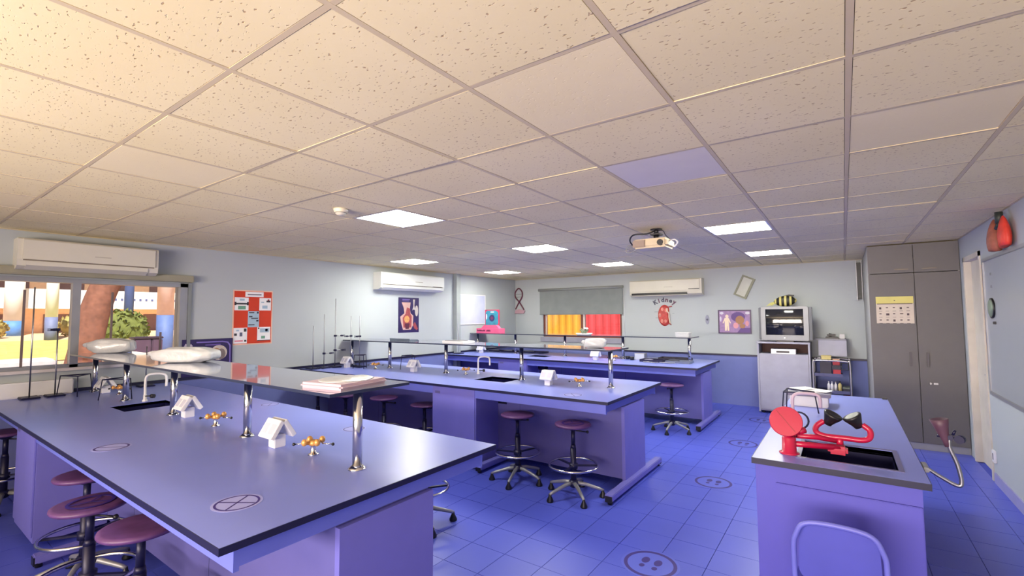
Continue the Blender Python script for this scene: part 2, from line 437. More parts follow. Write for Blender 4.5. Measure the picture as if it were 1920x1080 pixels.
MB(WHITE).cyl((-3.8, YF-.03, 2.26), (-3.8, YF-.03, 1.15), .004, seg=6).build('pull_cord', b2)

# back window behind the camera, unseen, added along with the area lamp
win3 = tag(MB(GREYFR).box(bx0, bx1, YB-.1, YB-.04, bz0, bz0+.05).box(bx0, bx1, YB-.1, YB-.04, bz1-.05, bz1).box(bx0, bx0+.05, YB-.1, YB-.04, bz0, bz1).box(bx1-.05, bx1, YB-.1, YB-.04, bz0, bz1).build('added_window'), kind='structure')
for k in range(1, 4):
    x = bx0+(bx1-bx0)*k/4; MB(GREYFR).box(x-.03, x+.03, YB-.1, YB-.04, bz0, bz1).build('mullion', win3)
MB(GLASS).box(bx0+.05, bx1-.05, YB-.073, YB-.068, bz0+.05, bz1-.05).build('pane', win3)

# door in the right wall
DOORW = mat('door paint', (206, 200, 190), .5)
d = tag(MB(DOORW).box(XR+.05, XR+.09, dy0+.05, dy1-.05, 0.01, dz-.05).build('door_1'), kind='structure')
MB(DOORW).box(XR-.012, XR+.1, dy0, dy0+.05, 0, dz).box(XR-.012, XR+.1, dy1-.05, dy1, 0, dz).box(XR-.012, XR+.1, dy0, dy1, dz-.05, dz).build('door_frame', d)
MB(STEEL).box(XR+.03, XR+.05, dy0+.09, dy0+.12, .95, 1.1).cyl((XR+.02, dy0+.1, 1.02), (XR+.02, dy0+.22, 1.02), .01).build('handle', d)
n = thing('notice_strip', 'narrow peach paper strip with dark marks beside the whiteboard', 'notice', (XR, 6.56, 1.5))
MB(mat('peach paper', (226, 196, 168), .7)).box(XR-.004, XR-.001, 6.5, 6.6, 1.15, 2.15).build('paper', n)
MB(mat('brown ink', (120, 78, 66), .6)).box(XR-.0045, XR-.004, 6.52, 6.56, 1.95, 2.1).box(XR-.0045, XR-.004, 6.53, 6.58, 1.25, 1.65).box(XR-.0045, XR-.004, 6.54, 6.57, 1.7, 1.85).build('print', n)['kind'] = 'stuff'
tag(MB(WHITE).box(XR-.02, XR, 6.5, 6.58, .2, .32, .004).use(BLACK).box(XR-.022, XR-.02, 6.525, 6.545, .23, .29).build('wall_socket', None, (XR, 6.54, .25)), 'white wall socket low on the right wall below the paper strip', 'socket')

# ------------------------------------------------------------------ ceiling lights
DIFF = mat('led diffuser', (255, 255, 255), .5, vary=0, emit=LED, ecol=(255, 253, 236))
LBL = {(-1, 7): 'square ceiling light nearer of the two right of the projector', (-1, 11): 'square ceiling light above the television, closest to the tall cupboard',
       (-5, 3): 'largest square ceiling light, beside the smoke detector', (-5, 7): 'square ceiling light over the middle of the room, between detector and projector',
       (-5, 11): 'square ceiling light in front of the far window', (-9, 7): 'square ceiling light in front of the left wall air conditioner over the torso poster',
       (-9, 11): 'square ceiling light in the far left corner near the grey pier'}
for (i, j) in lights:
    x, y = GX+.6*i+.3, GY+.6*j+.3
    t = thing('ceiling_light', LBL[(i, j)], 'light', (x, y, H), 'square ceiling light panels')
    m = MB(WHITE)
    for (a, b, c, e) in ((-.288, .288, -.288, -.27), (-.288, .288, .27, .288), (-.288, -.27, -.27, .27), (.27, .288, -.27, .27)): m.box(x+a, x+b, y+c, y+e, H+.001, H+.02)
    m.build('frame', t); MB(DIFF).box(x-.27, x+.27, y-.27, y+.27, H+.004, H+.012).build('diffuser', t)

# smoke detector
t = thing('smoke_detector', 'round cream smoke detector on the ceiling beside the largest light', 'smoke detector', (-3.32, 2.27, H))
MB(OFFW).lathe([(0, 0), (.055, 0), (.058, -.012), (.05, -.03), (.034, -.05), (.02, -.056), (0, -.058)], (-3.32, 2.27, H+.003)).build('housing', t)
MB(mat('vent grey', (150, 146, 136), .6)).lathe([(.046, 0), (.05, 0), (.05, -.006), (.046, -.006)], (-3.32, 2.27, H-.03)).build('vent_ring', t)

# ------------------------------------------------------------------ projector
px, py = -1.56, 4.75
t = thing('projector', 'beige projector hanging from the ceiling on a black mount', 'projector', (px, py, 2.4))
PBODY = mat('projector beige', (206, 190, 160), .45)
MB(PBODY).box(px-.185, px+.165, py-.14, py+.14, 2.345, 2.44, .022).build('body', t)
MB(mat('projector grey side', (150, 132, 120), .5)).box(px-.18, px-.05, py-.152, py-.13, 2.355, 2.43, .008).build('front_grille', t)
MB(BLACK).cyl((px+.1, py-.15, 2.39), (px+.1, py-.12, 2.39), .03).build('lens', t)
MB(BLACK).cyl((px+.02, py, 2.43), (px+.02, py, 2.49), .028).box(px-.03, px+.07, py-.05, py+.05, 2.485, 2.5).cyl((px+.02, py, 2.5), (px+.02, py, H), .024).cyl((px+.02, py, H-.01), (px+.02, py, H), .06).build('ceiling_mount', t)
MB(BLACK).tube([(px+.02, py-.03, 2.53), (px-.06, py-.06, 2.5), (px-.19, py-.08, 2.5), (px-.245, py-.05, 2.45), (px-.22, py, 2.39), (px-.18, py, 2.375)], .008, 8, smooth_path=6).build('cable', t)
MB(BLACK).tube([(px+.03, py-.02, 2.53), (px+.1, py-.05, 2.52), (px+.13, py-.05, 2.47), (px+.16, py-.02, 2.43)], .004, 6, smooth_path=6).build('cable', t)
MB(mat('grey cable', (150, 150, 144), .6)).tube([(px-.18, py, 2.365), (px-.25, py-.02, 2.325), (px-.3, py-.02, 2.34), (px-.285, py, 2.4), (px-.24, py+.02, 2.41)], .004, 6, smooth_path=6).build('cable', t)
MB(WHITE).tube([(px+.16, py, 2.42), (px+.21, py-.02, 2.42), (px+.235, py-.02, 2.39), (px+.2, py, 2.35)], .007, 8, smooth_path=6).build('cable', t)

# ------------------------------------------------------------------ air conditioners
def aircon(root, wall_pt, along, out, length, z0, z1, depth, body, slot_open, slot_right=1.):
    """box with curved lower front; along/out are unit vectors in plan, wall_pt the start on the wall"""
    A, O = Vector((*along, 0)), Vector((*out, 0)); P0 = Vector((*wall_pt, 0))
    def sweep(mb, prof, a0, a1):
        v0 = [mb.bm.verts.new(P0+A*a0+O*d+Vector((0, 0, z))) for d, z in prof]
        v1 = [mb.bm.verts.new(P0+A*a1+O*d+Vector((0, 0, z))) for d, z in prof]
        n = len(prof); fs = [mb.bm.faces.new(v0), mb.bm.faces.new(v1[::-1])]
        fs += [mb.bm.faces.new((v0[i], v1[i], v1[(i+1) % n], v0[(i+1) % n])) for i in range(n)]
        mb._tag(fs); return mb
    h = z1-z0
    prof = [(0, z0), (depth*.62, z0), (depth*.9, z0+h*.1), (depth*.96, z0+h*.3), (depth*.95, z1-.012), (depth*.88, z1), (0, z1)]
    sweep(MB(body), prof, 0, length).build('casing', root)
    e = .035
    sweep(MB(body), [(depth*.95, z0+h*.31), (depth*1.03, z0+h*.31), (depth*1.03, z1-.02), (depth*.97, z1-.006), (depth*.9, z1-.006)], e, length-e).build('front_panel', root)
    za, zb = (.06, .2) if slot_open else (.27, .305)
    sweep(MB(BLACK if slot_open else mat('slot shade', (120, 108, 96), .6)), [(depth*.8, z0+h*za), (depth*.968, z0+h*za), (depth*.968, z0+h*zb), (depth*.8, z0+h*zb)], .04, length*slot_right-.04).build('air_slot', root)
    if slot_open: sweep(MB(body), [(depth*.75, z0-.006), (depth*1.0, z0+h*.03), (depth*1.0, z0+h*.055), (depth*.75, z0+.004)], .04, length*slot_right-.04).build('louver', root)
    else: sweep(MB(body), [(depth*.66, z0+.002), (depth*.7, z0-.004), (depth*.985, z0+h*.12), (depth*.985, z0+h*.25), (depth*.95, z0+h*.25), (depth*.9, z0+h*.11)], .06, length-.1).build('louver', root)
    sweep(MB(mat('badge grey', (176, 170, 158), .4)), [(depth*1.03, z0+h*.52), (depth*1.034, z0+h*.52), (depth*1.034, z0+h*.55), (depth*1.03, z0+h*.55)], length*.5, length*.62).build('badge', root)
AC = mat('aircon cream', (208, 204, 192), .4, vary=.02)
ACW = mat('aircon white', (226, 230, 226), .35, vary=.02)
t = thing('air_conditioner', 'long cream wall air conditioner above the wide left window', 'air conditioner', (XL, 1.45, 2.3), 'wall air conditioners')
aircon(t, (XL, .885), (0, 1), (1, 0), 1.13, 2.155, 2.455, .22, AC, False)
t = thing('air_conditioner', 'white wall air conditioner above the dark torso poster on the left wall', 'air conditioner', (XL, 6.05, 2.3), 'wall air conditioners')
aircon(t, (XL, 5.2), (0, 1), (1, 0), 1.55, 2.14, 2.44, .22, ACW, False)
MB(BLACK).box(XL+.226, XL+.231, 6.42, 6.66, 2.222, 2.236).build('display', t)
t = thing('air_conditioner', 'slim white air conditioner on the far wall above the kidney model', 'air conditioner', (-2.9, YF, 2.2), 'wall air conditioners')
aircon(t, (-3.6, YF), (1, 0), (0, -1), 1.42, 2.045, 2.365, .22, AC, True, .84)
MB(BLACK).box(-2.42, -2.22, YF-.231, YF-.226, 2.16, 2.172).build('display', t)

# ------------------------------------------------------------------ island benches
def slab_with_hole(mb, x0, x1, y0, y1, z0, z1, hole=None):
    if not hole: return mb.box(x0, x1, y0, y1, z0, z1)
    a, b, c, e = hole
    return mb.box(x0, a, y0, y1, z0, z1).box(b, x1, y0, y1, z0, z1).box(a, b, y0, c, z0, z1).box(a, b, e, y1, z0, z1)
X0 = -1.73; XLB = XL+.004
def bench(label, y0, y1, hole, cups, posts, yp, shelf_y, feet):
    yc = (y0+y1)/2
    t = thing('lab_bench', label, 'lab bench', (-4.2, yc, 0), 'long island lab benches')
    w = slab_with_hole(MB(TOP), XLB, X0-.003, y0+.003, y1-.003, .876, .899, hole).build('worktop', t)
    MB(EDGE).box(XLB, X0, y0, y0+.0029, .872, .8985).box(XLB, X0, y1-.0029, y1, .872, .8985).box(X0-.0029, X0, y0+.003, y1-.003, .872, .8985).box(XLB, X0-.004, y0+.004, y1-.004, .8715, .8755).build('edge_band', w) if not hole else \
        slab_with_hole(MB(EDGE).box(XLB, X0, y0, y0+.0029, .872, .8985).box(XLB, X0, y1-.0029, y1, .872, .8985).box(X0-.0029, X0, y0+.003, y1-.003, .872, .8985), XLB, X0-.004, y0+.004, y1-.004, .8715, .8755, hole).build('edge_band', w)
    a, b, c, e = hole
    m = MB(SINK)
    m.box(a, b, c, e, .68, .69); m.box(a-.008, a, c-.008, e+.008, .68, .896); m.box(b, b+.008, c-.008, e+.008, .68, .896); m.box(a, b, c-.008, c, .68, .896); m.box(a, b, e, e+.008, .68, .896)
    m.use(STEEL).lathe([(0, .694), (.03, .694), (.03, .69), (0, .69)], ((a+b)/2, (c+e)/2, 0), 16)
    m.build('sink_basin', t)
    xe = X0-.05
    for (xx0, xx1, yy0, yy1) in ((XLB, xe, y0+.07, y0+.09), (XLB, xe, y1-.09, y1-.07)):
        MB(APRON).box(xx0, xx1, yy0, yy1, .775, .8714).build('apron', t)
    MB(APRON).box(xe-.02, xe, y0+.09, y1-.09, .79, .8714).build('end_rail', t)
    # spine under the middle, end panel proud of it
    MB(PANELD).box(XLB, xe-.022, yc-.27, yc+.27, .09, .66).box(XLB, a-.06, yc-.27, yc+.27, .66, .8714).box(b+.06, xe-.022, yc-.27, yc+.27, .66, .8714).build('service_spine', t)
    MB(PANEL).box(xe-.02, xe+.012, yc-.275, yc+.275, .06, .775).build('end_panel', t)
    for q in (1, 2, 3):
        x = XLB+(xe-XLB)*q/4; 
        for s_ in (-1, 1): MB(EDGE).box(x-.0015, x+.0015, yc+s_*.27-.0005, yc+s_*.27+.0005, .1, .77).build('panel_joint', t)
    for x in feet:
        m = MB(PANEL).box(x-.055, x+.02, y0+.03, y1-.1, .03, .085, .006)
        m.use(BLACK)
        for yy in (y0+.04, y1-.11): m.box(x-.05, x+.015, yy-.012, yy+.012, .02, .075).cyl((x-.018, yy+(.02 if yy < yc else -.02), 0), (x-.018, yy+(.02 if yy < yc else -.02), .03), .02)
        m.build('foot_rail', t)
    for (cx0, cx1, side) in cups:
        ya, yb = (y0+.075, yc-.272) if side < 0 else (yc+.272, y1-.075)
        cb = MB(PANEL).box(cx0, cx1, ya, yb, .06, .66).box(cx0, cx0+.02, ya, yb, .66, .8714).box(cx1-.02, cx1, ya, yb, .66, .8714).build('sink_cupboard', t)
        yd = ya if side < 0 else yb
        MB(PANEL).box(cx0+.012, cx1-.012, yd-.012 if side < 0 else yd, yd if side < 0 else yd+.012, .1, .862, .003).build('door', cb)
        MB(mat('dark label', (96, 92, 150), .5)).box(cx0+.05, cx0+.13, yd-.0135 if side < 0 else yd+.0118, yd-.0118 if side < 0 else yd+.0135, .78, .81).build('lock_plate', cb)
    for x in posts:
        p = MB(CHROME).cyl((x, yp, .899), (x, yp, 1.284), .024, seg=20).build('shelf_post', t)
        MB(CHROME).lathe([(0, .018), (.028, .018), (.036, .01), (.045, .004), (.045, 0), (0, 0)], (x, yp, .899), 24).build('post_flange', p)
    s0, s1 = shelf_y
    sh = MB(SHELF).box(XL+.02, -2.012, s0+.002, s1-.002, 1.2868, 1.3).build('reagent_shelf', t)
    MB(SHEDGE).box(XL+.02, -2.01, s0, s0+.0018, 1.2845, 1.3).box(XL+.02, -2.01, s1-.0018, s1, 1.2845, 1.3).box(-2.0118, -2.01, s0+.002, s1-.002, 1.2845, 1.3).box(XL+.021, -2.013, s0+.003, s1-.003, 1.2842, 1.2866).build('shelf_edge', sh)
    return t
bench('front lavender lab bench under the wide window with the dark sink nearest the camera', .74, 2.265, (-5.25, -4.87, 1.33, 1.74), [(-5.45, -4.8, -1)], (-2.045, -3.19, -4.4, -5.53, -6.5), 1.515, (1.33, 1.83), (X0-.005, -2.36, -4.48))
bench('middle lavender lab bench with stools and the plastic bag on its shelf', 3.89, 5.38, (-3.69, -3.235, 4.39, 4.75), [(-3.957, -3.30, -1)], (-2.045, -3.19, -4.43, -5.58, -6.5), 4.69, (4.6, 5.12), (X0-.005, -3.22, -5.02))
bench('rear lavender lab bench in front of the far window', 7.01, 8.46, (-4.96, -4.55, 7.45, 7.75), [(-5.353, -4.69, -1)], (-2.06, -3.19, -4.35, -5.5, -6.5), 7.87, (7.75, 8.3), (X0-.005, -3.2, -4.62))

# teacher's bench on the right
t = thing('demonstration_bench', 'right hand bench by the wall carrying the red eyewash and its sink', 'lab bench', (-.07, 4.1, 0))
bxa, bxb, bya, byb = -.437, .294, 2.84, 5.42
hole = (-.22, .19, 2.99, 3.39)
w = slab_with_hole(MB(TOP), bxa+.003, bxb-.003, bya+.003, byb-.003, .876, .899, hole).build('worktop', t)
slab_with_hole(MB(EDGE).box(bxa, bxb, bya, bya+.0029, .868, .8985).box(bxa, bxb, byb-.0029, byb, .868, .8985).box(bxb-.0029, bxb, bya+.003, byb-.003, .868, .8985).box(bxa, bxa+.0029, bya+.003, byb-.003, .868, .8985), bxa+.004, bxb-.004, bya+.004, byb-.004, .8675, .8755, hole).build('edge_band', w)
a, b, c, e = hole
m = MB(SINK); m.box(a, b, c, e, .68, .69); m.box(a-.008, a, c-.008, e+.008, .68, .896); m.box(b, b+.008, c-.008, e+.008, .68, .896); m.box(a, b, c-.008, c, .68, .896); m.box(a, b, e, e+.008, .68, .896)
m.use(STEEL).lathe([(0, .694), (.03, .694), (.03, .69), (0, .69)], ((a+b)/2, (c+e)/2, 0), 16); m.build('sink_basin', t)
m = MB(mat('sink rim', (96, 96, 150), .35)); m.box(a-.022, a, c-.02, e+.02, .8991, .902); m.box(b, b+.022, c-.02, e+.02, .8991, .902); m.box(a, b, c-.02, c, .8991, .902); m.box(a, b, e, e+.02, .8991, .902); m.build('sink_rim', t)
MB(PANEL2).box(-.425, .265, bya+.05, bya+.07, .02, .867).build('end_panel', t)
MB(PANEL2).box(-.33, .262, bya+.035, bya+.0495, .05, .775, .003).build('access_panel', t)
MB(PANEL2).box(-.425, -.405, bya+.071, byb-.06, .02, .867).build('side_panel', t)
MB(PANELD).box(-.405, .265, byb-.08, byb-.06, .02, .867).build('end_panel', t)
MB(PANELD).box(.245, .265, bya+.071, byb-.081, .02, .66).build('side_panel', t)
MB(APRON).box(.245, .265, bya+.071, byb-.081, .68, .867).build('apron', t)
MB(BLACK).prism([(5.0, 0), (5.3, 0), (5.12, .1)], .266, .42, 'X').build('foot', t)

# ------------------------------------------------------------------ stools
def make_stool():
    t = thing('lab_stool', 'stool', 'stool', (0, 0, 0), 'wooden topped lab stools')
    MB(WOODS).lathe([(0, .635), (.13, .635), (.165, .642), (.172, .652), (.17, .662), (.15, .668), (.05, .661), (0, .66)], seg=32).build('seat', t, local=True)
    MB(NAVY).cyl((0, 0, .1), (0, 0, .44), .027).cyl((0, 0, .44), (0, 0, .47), .027, .02).cyl((0, 0, .47), (0, 0, .6), .019).lathe([(0, .6), (.03, .6), (.07, .63), (.07, .636), (0, .636)], seg=16).build('column', t, local=True)
    r = MB(CHROME).tube([(.225*cos(k*pi/16), .225*sin(k*pi/16), .285) for k in range(32)], .011, 8, True).build('foot_ring', t, local=True)
    m = MB(NAVY).lathe([(0, .3), (.04, .3), (.04, .255), (0, .255)], seg=16)
    for k in range(3):
        an = k*2*pi/3+.4; m.box(.03, .226, -.011, .011, .272, .284, M=Matrix.Rotation(an, 4, 'Z'))
    m.build('ring_bracket', r, local=True)
    MB(BLACK).tube([(.02, 0, .6), (.08, .03, .59), (.12, .045, .585)], .006, 8).blob((.125, .047, .585), (.014, .014, .014), u=8, v=6).build('height_lever', t, local=True)
    for k in range(5):
        an = 2*pi*k/5+.3; R = Matrix.Rotation(an, 4, 'Z')
        lg = MB(GREYFR); pts = [R @ Vector(p) for p in ((.01, 0, .125), (.1, 0, .115), (.24, 0, .075), (.27, 0, .062))]
        lg.tube(pts, [.019, .018, .014, .013], 8); lo = lg.build('leg', t, local=True)
        q = R @ Vector((.265, 0, 0))
        MB(BLACK).lathe([(0, .07), (.012, .07), (.014, .05), (.032, .012), (.03, 0), (0, 0)], (q.x, q.y, 0), 12).build('foot_glide', lo, local=True)
    MB(NAVY).lathe([(0, .15), (.034, .15), (.045, .13), (.045, .1), (.03, .085), (0, .085)], seg=20).build('hub', t, local=True)
    return t
st = make_stool(); ksS = [(c, kids(c)) for c in kids(st)]
ST = [((-2.10, 3.93), .2, 'lab stool nearest the aisle in front of the middle bench, printed disc on its seat'),
      ((-2.77, 3.99), .9, 'lab stool beside the middle bench cupboard, second stool from the aisle'),
      ((-4.23, 4.10), 1.4, 'lab stool tucked against the far side of the middle bench cupboard'),
      ((-4.73, 3.89), .5, 'lab stool in the dark knee space right of the tall foreground shelf post'),
      ((-5.33, 3.76), 2.1, 'lab stool half hidden behind the tallest foreground shelf post'),
      ((-5.86, 3.70), 1.1, 'lab stool deepest in the shadow under the middle bench, only its column showing'),
      ((-2.07, 6.88), 1.9, 'lab stool alone at the rear bench by the aisle'),
      ((-3.40, .80), .3, 'lab stool with a printed disc on the seat, at the front bench near edge'),
      ((-4.05, .93), 1.6, 'lab stool tucked in behind the printed stool at the front bench'),
      ((-2.83, .86), 2.4, 'lab stool closest to the near corner of the front bench'),
      ((-6.15, .84), .7, 'lab stool beyond the front bench cupboard at the window side'),
      ((-2.85, 2.72), .55, 'lab stool behind the end panel of the front bench, foot ring poking out')]
for k, ((x, y), rz, lb) in enumerate(ST):
    if k == 0: st.location = (x, y, 0); st.rotation_euler = (0, 0, rz); st['label'] = lb; o = st
    else: o = dup(st, (x, y, 0), rz, lb, ks=ksS)
    if k == 2: o.scale = (1, 1, .9)
    if k in (0, 7):
        q = MB(STICK).ring((0, 0, .6685), .105, .088, .001, 32)
        for an in (.5, 2.1, 4.2): q.box(.0, .09, -.006, .006, .6688, .6695, M=Matrix.Rotation(an, 4, 'Z'))
        q.build('printed_disc', o, local=True)

# chair pulled up to the right hand bench
cx, cy = -.06, 2.53
t = thing('school_chair', 'blue plastic chair with a rounded back, facing the eyewash bench', 'chair', (cx, cy, 0))
SHELL = mat('chair shell', (70, 74, 180), .5); TUBE = mat('chair tube', (104, 108, 204), .4)
def arc_panel(mb, w0, w1, z0, z1, y, th, tilt=.05, r=.06):
    pts = []
    for (sx, sz) in ((1, -1), (1, 1), (-1, 1), (-1, -1)):
        for k in range(6):
            a0 = {(1, -1): -pi/2, (1, 1): 0, (-1, 1): pi/2, (-1, -1): pi}[(sx, sz)]+k*pi/10
            w = w1 if sz > 0 else w0
            pts.append((sx*(w-r)+r*cos(a0), ((z1-r) if sz > 0 else (z0+r))+r*sin(a0)))
    return mb.prism([(cx+p, z) for p, z in pts], y-th/2, y+th/2, 'Y')
arc_panel(MB(SHELL), .15, .145, .48, .735, cy-.012, .014).build('backrest', t)
MB(SHELL).box(cx-.17, cx+.17, cy+.01, cy+.33, .425, .441, .007).build('seat', t)
MB(TUBE).tube([(cx-.162, cy-.02, .43), (cx-.165, cy-.03, .6), (cx-.155, cy-.035, .68), (cx-.1, cy-.037, .745), (cx+.1, cy-.037, .745), (cx+.155, cy-.035, .68), (cx+.165, cy-.03, .6), (cx+.162, cy-.02, .43)], .011, 10, smooth_path=6).build('back_frame', t)
for sx in (-1, 1):
    for yy, y2 in ((cy-.02, cy-.06), (cy+.3, cy+.33)):
        MB(TUBE).cyl((cx+sx*.16, yy, .425), (cx+sx*.17, y2, 0), .011, seg=10).build('leg', t)

# ------------------------------------------------------------------ tall cupboard
cx0, cx1, cyf = .28, XR, 7.63
t = thing('tall_cupboard', 'floor to ceiling taupe cupboard with four doors in the right corner', 'cupboard', (.72, 8.5, 0))
MB(CABE).box(cx0, cx0+.02, cyf+.02, YF-.006, 0, H-.012).box(cx1-.02, cx1-.002, cyf+.02, YF-.006, 0, H-.012).box(cx0+.02, cx1-.02, cyf+.03, YF-.006, .0, .08).box(cx0+.02, cx1-.02, cyf+.03, YF-.006, H-.03, H-.012).box(cx0+.02, cx1-.02, YF-.03, YF-.006, .08, H-.03).build('carcass', t)
DGAP = .735
for (a, b, z0, z1, hx, hz) in ((cx0, DGAP, .085, 2.17, .66, 1.1), (DGAP, cx1-.002, .085, 2.17, .82, 1.1)):
    dd = MB(CABM).box(a+.002, b-.003, cyf, cyf+.019, z0, z1, .002).build('door', t)
    MB(mat('door handle', (92, 88, 92), .5, .1)).box(hx-.012, hx+.012, cyf-.022, cyf, hz-.09, hz+.09, .005).build('handle', dd)
    if a == DGAP: MB(STEEL).cyl((.83, cyf-.008, .81), (.83, cyf, .81), .012).use(BLACK).box(.815, .822, cyf-.01, cyf, .795, .822).use(STEEL).box(.86, .9, cyf-.004, cyf, .8, .82).build('lock', dd)
for (a, b, hx) in ((cx0, DGAP, .616), (DGAP, cx1-.002, .88)):
    dd = MB(CABM).box(a+.002, b-.003, cyf, cyf+.019, 2.178, H-.014, .002).build('door', t)
    MB(mat('slim handle', (112, 104, 96), .4, .4)).box(hx-.07, hx+.07, cyf-.014, cyf, 2.214, 2.226, .003).build('handle', dd)
MB(GREYFR).box(cx0+.02, cx1-.02, cyf+.02, cyf+.03, .0, .08).build('plinth', t)
# calendar sheet on its door
t = thing('wall_planner', 'cream planner sheet with a yellow header taped to the tall cupboard', 'poster', (.53, cyf, 1.7))
MB(mat('cream print', (216, 204, 190), .7)).box(.345, .715, cyf-.004, cyf-.0005, 1.54, 1.79).build('sheet', t)
MB(mat('yellow print', (222, 212, 128), .7)).box(.345, .715, cyf-.004, cyf-.0005, 1.79, 1.88).build('header', t)
m = MB(mat('print ink', (84, 70, 72), .7)); m.box(.355, .705, cyf-.0048, cyf-.004, 1.783, 1.793).box(.525, .537, cyf-.0048, cyf-.004, 1.825, 1.835)
for r_ in range(3):
    for c_ in range(5):
        x = .375+c_*.068; z = 1.745-r_*.078; h_ = .012 if (r_+c_*2) % 3 else .026
        m.box(x, x+.022+.01*((r_*c_) % 2), cyf-.0048, cyf-.004, z-h_, z)
        m.box(x-.004, x+.03, cyf-.0048, cyf-.004, z-.05, z-.046)
tag(m.build('print', t), kind='stuff')
# grey louvred panel on the far wall beside the cupboard
tag(MB(mat('dark duct', (84, 84, 82), .6)).box(.2, .26, YF-.05, YF-.001, 1.9, 2.5, .005).use(GREYFR).box(.19, .2, YF-.052, YF-.001, 1.88, 2.52).box(.26, .27, YF-.052, YF-.001, 1.88, 2.52).build('wall_duct', None, (.23, YF, 2.2)), 'narrow dark duct on the far wall squeezed beside the tall cupboard', 'duct')

# ------------------------------------------------------------------ right wall: whiteboard, lungs, round thing
t = thing('whiteboard', 'large grey-framed whiteboard on the right wall', 'whiteboard', (XR, 4.8, 1.5))
MB(mat('board face', (160, 166, 176), .3, vary=.01)).box(XR-.014, XR-.004, 3.2, 6.44, .9, 2.17).build('board', t)
for (ya, yb, za, zb) in ((3.16, 6.47, 2.165, 2.2), (3.16, 6.47, .87, .905), (6.435, 6.47, .905, 2.165), (3.16, 3.2, .905, 2.165)):
    MB(GREYFR).box(XR-.024, XR-.001, ya, yb, za, zb, .004).build('frame_rail', t)
tag(MB(mat('green grey lens', (120, 138, 122), .4)).lathe([(0, 0), (.085, 0), (.09, .01), (.07, .022), (0, .026)], seg=28, M=Matrix.Translation((XR-.0145, 6.2, 1.71)) @ Matrix.Rotation(-pi/2, 4, 'Y')).use(BLACK).lathe([(.084, -.0), (.096, 0), (.096, .012), (.088, .014)], seg=28, M=Matrix.Translation((XR-.0145, 6.2, 1.71)) @ Matrix.Rotation(-pi/2, 4, 'Y')).build('round_magnet', None, (XR-.015, 6.2, 1.71)), 'round grey-green disc with a black rim stuck to the whiteboard', 'magnet')
for z, w_ in ((1.56, .1), (2.02, .03), (1.9, .03)):
    tag(MB(BLACK if z < 1.7 else mat('grey magnet', (128, 132, 140), .5)).box(XR-.02, XR-.0145, 6.2-w_, 6.2, z, z+.025, .002).build('marker_magnet', None, (XR-.016, 6.2, z)), {1.56: 'thin black strip magnet on the whiteboard under the round disc', 2.02: 'small grey magnet on the whiteboard, the upper of two', 1.9: 'small grey magnet on the whiteboard, the lower of two'}[z], 'magnet', 'magnets on the whiteboard')
t = thing('lung_model', 'red lungs model with a dark windpipe hung above the whiteboard', 'anatomy model', (XR-.06, 5.55, 2.3))
LUNG = mat('lung red', (214, 62, 48), .5, vary=.16, scale=14, bump=.3, bscale=40); LUNGB = mat('lung brown', (150, 84, 66), .55, vary=.25, scale=20)
def lobe(p):
    k = .42+.58*((1-p.z)/2)**.55
    return Vector((p.x*k, p.y*k, max(p.z, -.72)-.1*p.y*p.y))
MB(LUNG).blob((XR-.05, 5.48, 2.325), (.048, .125, .15), lobe, M=Matrix.Rotation(-.08, 4, 'X')).build('lung', t)
MB(LUNGB).blob((XR-.062, 5.72, 2.32), (.06, .11, .16), lobe, M=Matrix.Rotation(.06, 4, 'X')).build('lung', t)
MB(mat('windpipe', (44, 52, 50), .5)).tube([(XR-.06, 5.555, 2.515), (XR-.06, 5.555, 2.42)], .026, 14).tube([(XR-.06, 5.555, 2.425), (XR-.07, 5.5, 2.38)], .016, 10).tube([(XR-.06, 5.555, 2.425), (XR-.07, 5.6, 2.38)], .016, 10).build('windpipe', t)

# ------------------------------------------------------------------ television corner
t = thing('tv_stand', 'tall white television stand with an open recorder niche', 'cabinet', (-.84, 9.2, 0))
sx0, sx1, sy0, sy1 = -1.235, -.468, 9.0, 9.46
STW = mat('stand white', (160, 160, 178), .5)
m = MB(STW); m.box(sx0, sx0+.025, sy0, sy1, .02, 1.17).box(sx1-.025, sx1, sy0, sy1, .02, 1.17).box(sx0+.025, sx1-.025, sy1-.02, sy1, .02, 1.17).box(sx0+.025, sx1-.025, sy0+.02, sy1-.02, .98, .998).box(sx0+.025, sx1-.025, sy0+.02, sy1-.02, .04, .06); m.build('carcass', t)
MB(STW).box(sx0-.01, sx1+.006, sy0-.012, sy1, 1.171, 1.2, .004).build('top', t)
MB(STW).box(sx0+.028, sx1-.028, sy0-.002, sy0+.018, .065, .995, .003).build('door', t)
MB(mat('brown niche', (84, 52, 52), .6)).box(sx0+.026, sx1-.026, sy1-.03, sy1-.021, .999, 1.17).build('niche_back', t)
for x in (sx0+.06, sx1-.06): MB(BLACK).cyl((x, sy0+.06, 0), (x, sy0+.06, .02), .025).cyl((x, sy1-.06, 0), (x, sy1-.06, .02), .025).build('castor', t)
t = thing('video_recorder', 'silver video recorder in the television stand niche', 'recorder', (-.85, 9.2, 1.0))
MB(mat('silver plastic', (196, 198, 210), .35, .3)).box(-1.03, -.67, 9.03, 9.3, .999, 1.08, .005).build('case', t)
MB(BLACK).box(-.95, -.76, 9.026, 9.03, 1.02, 1.05).build('tape_slot', t)
t = thing('television', 'silver tube television with dark glossy screen on the white stand', 'television', (-.83, 9.2, 1.2))
TVS = mat('tv silver', (112, 116, 124), .35, .25); TVD = mat('tv grey', (90, 94, 104), .45)
tx0, tx1, tz0, tz1, tyf = -1.16, -.47, 1.225, 1.79, 9.0
m = MB(TVS); bz = .07
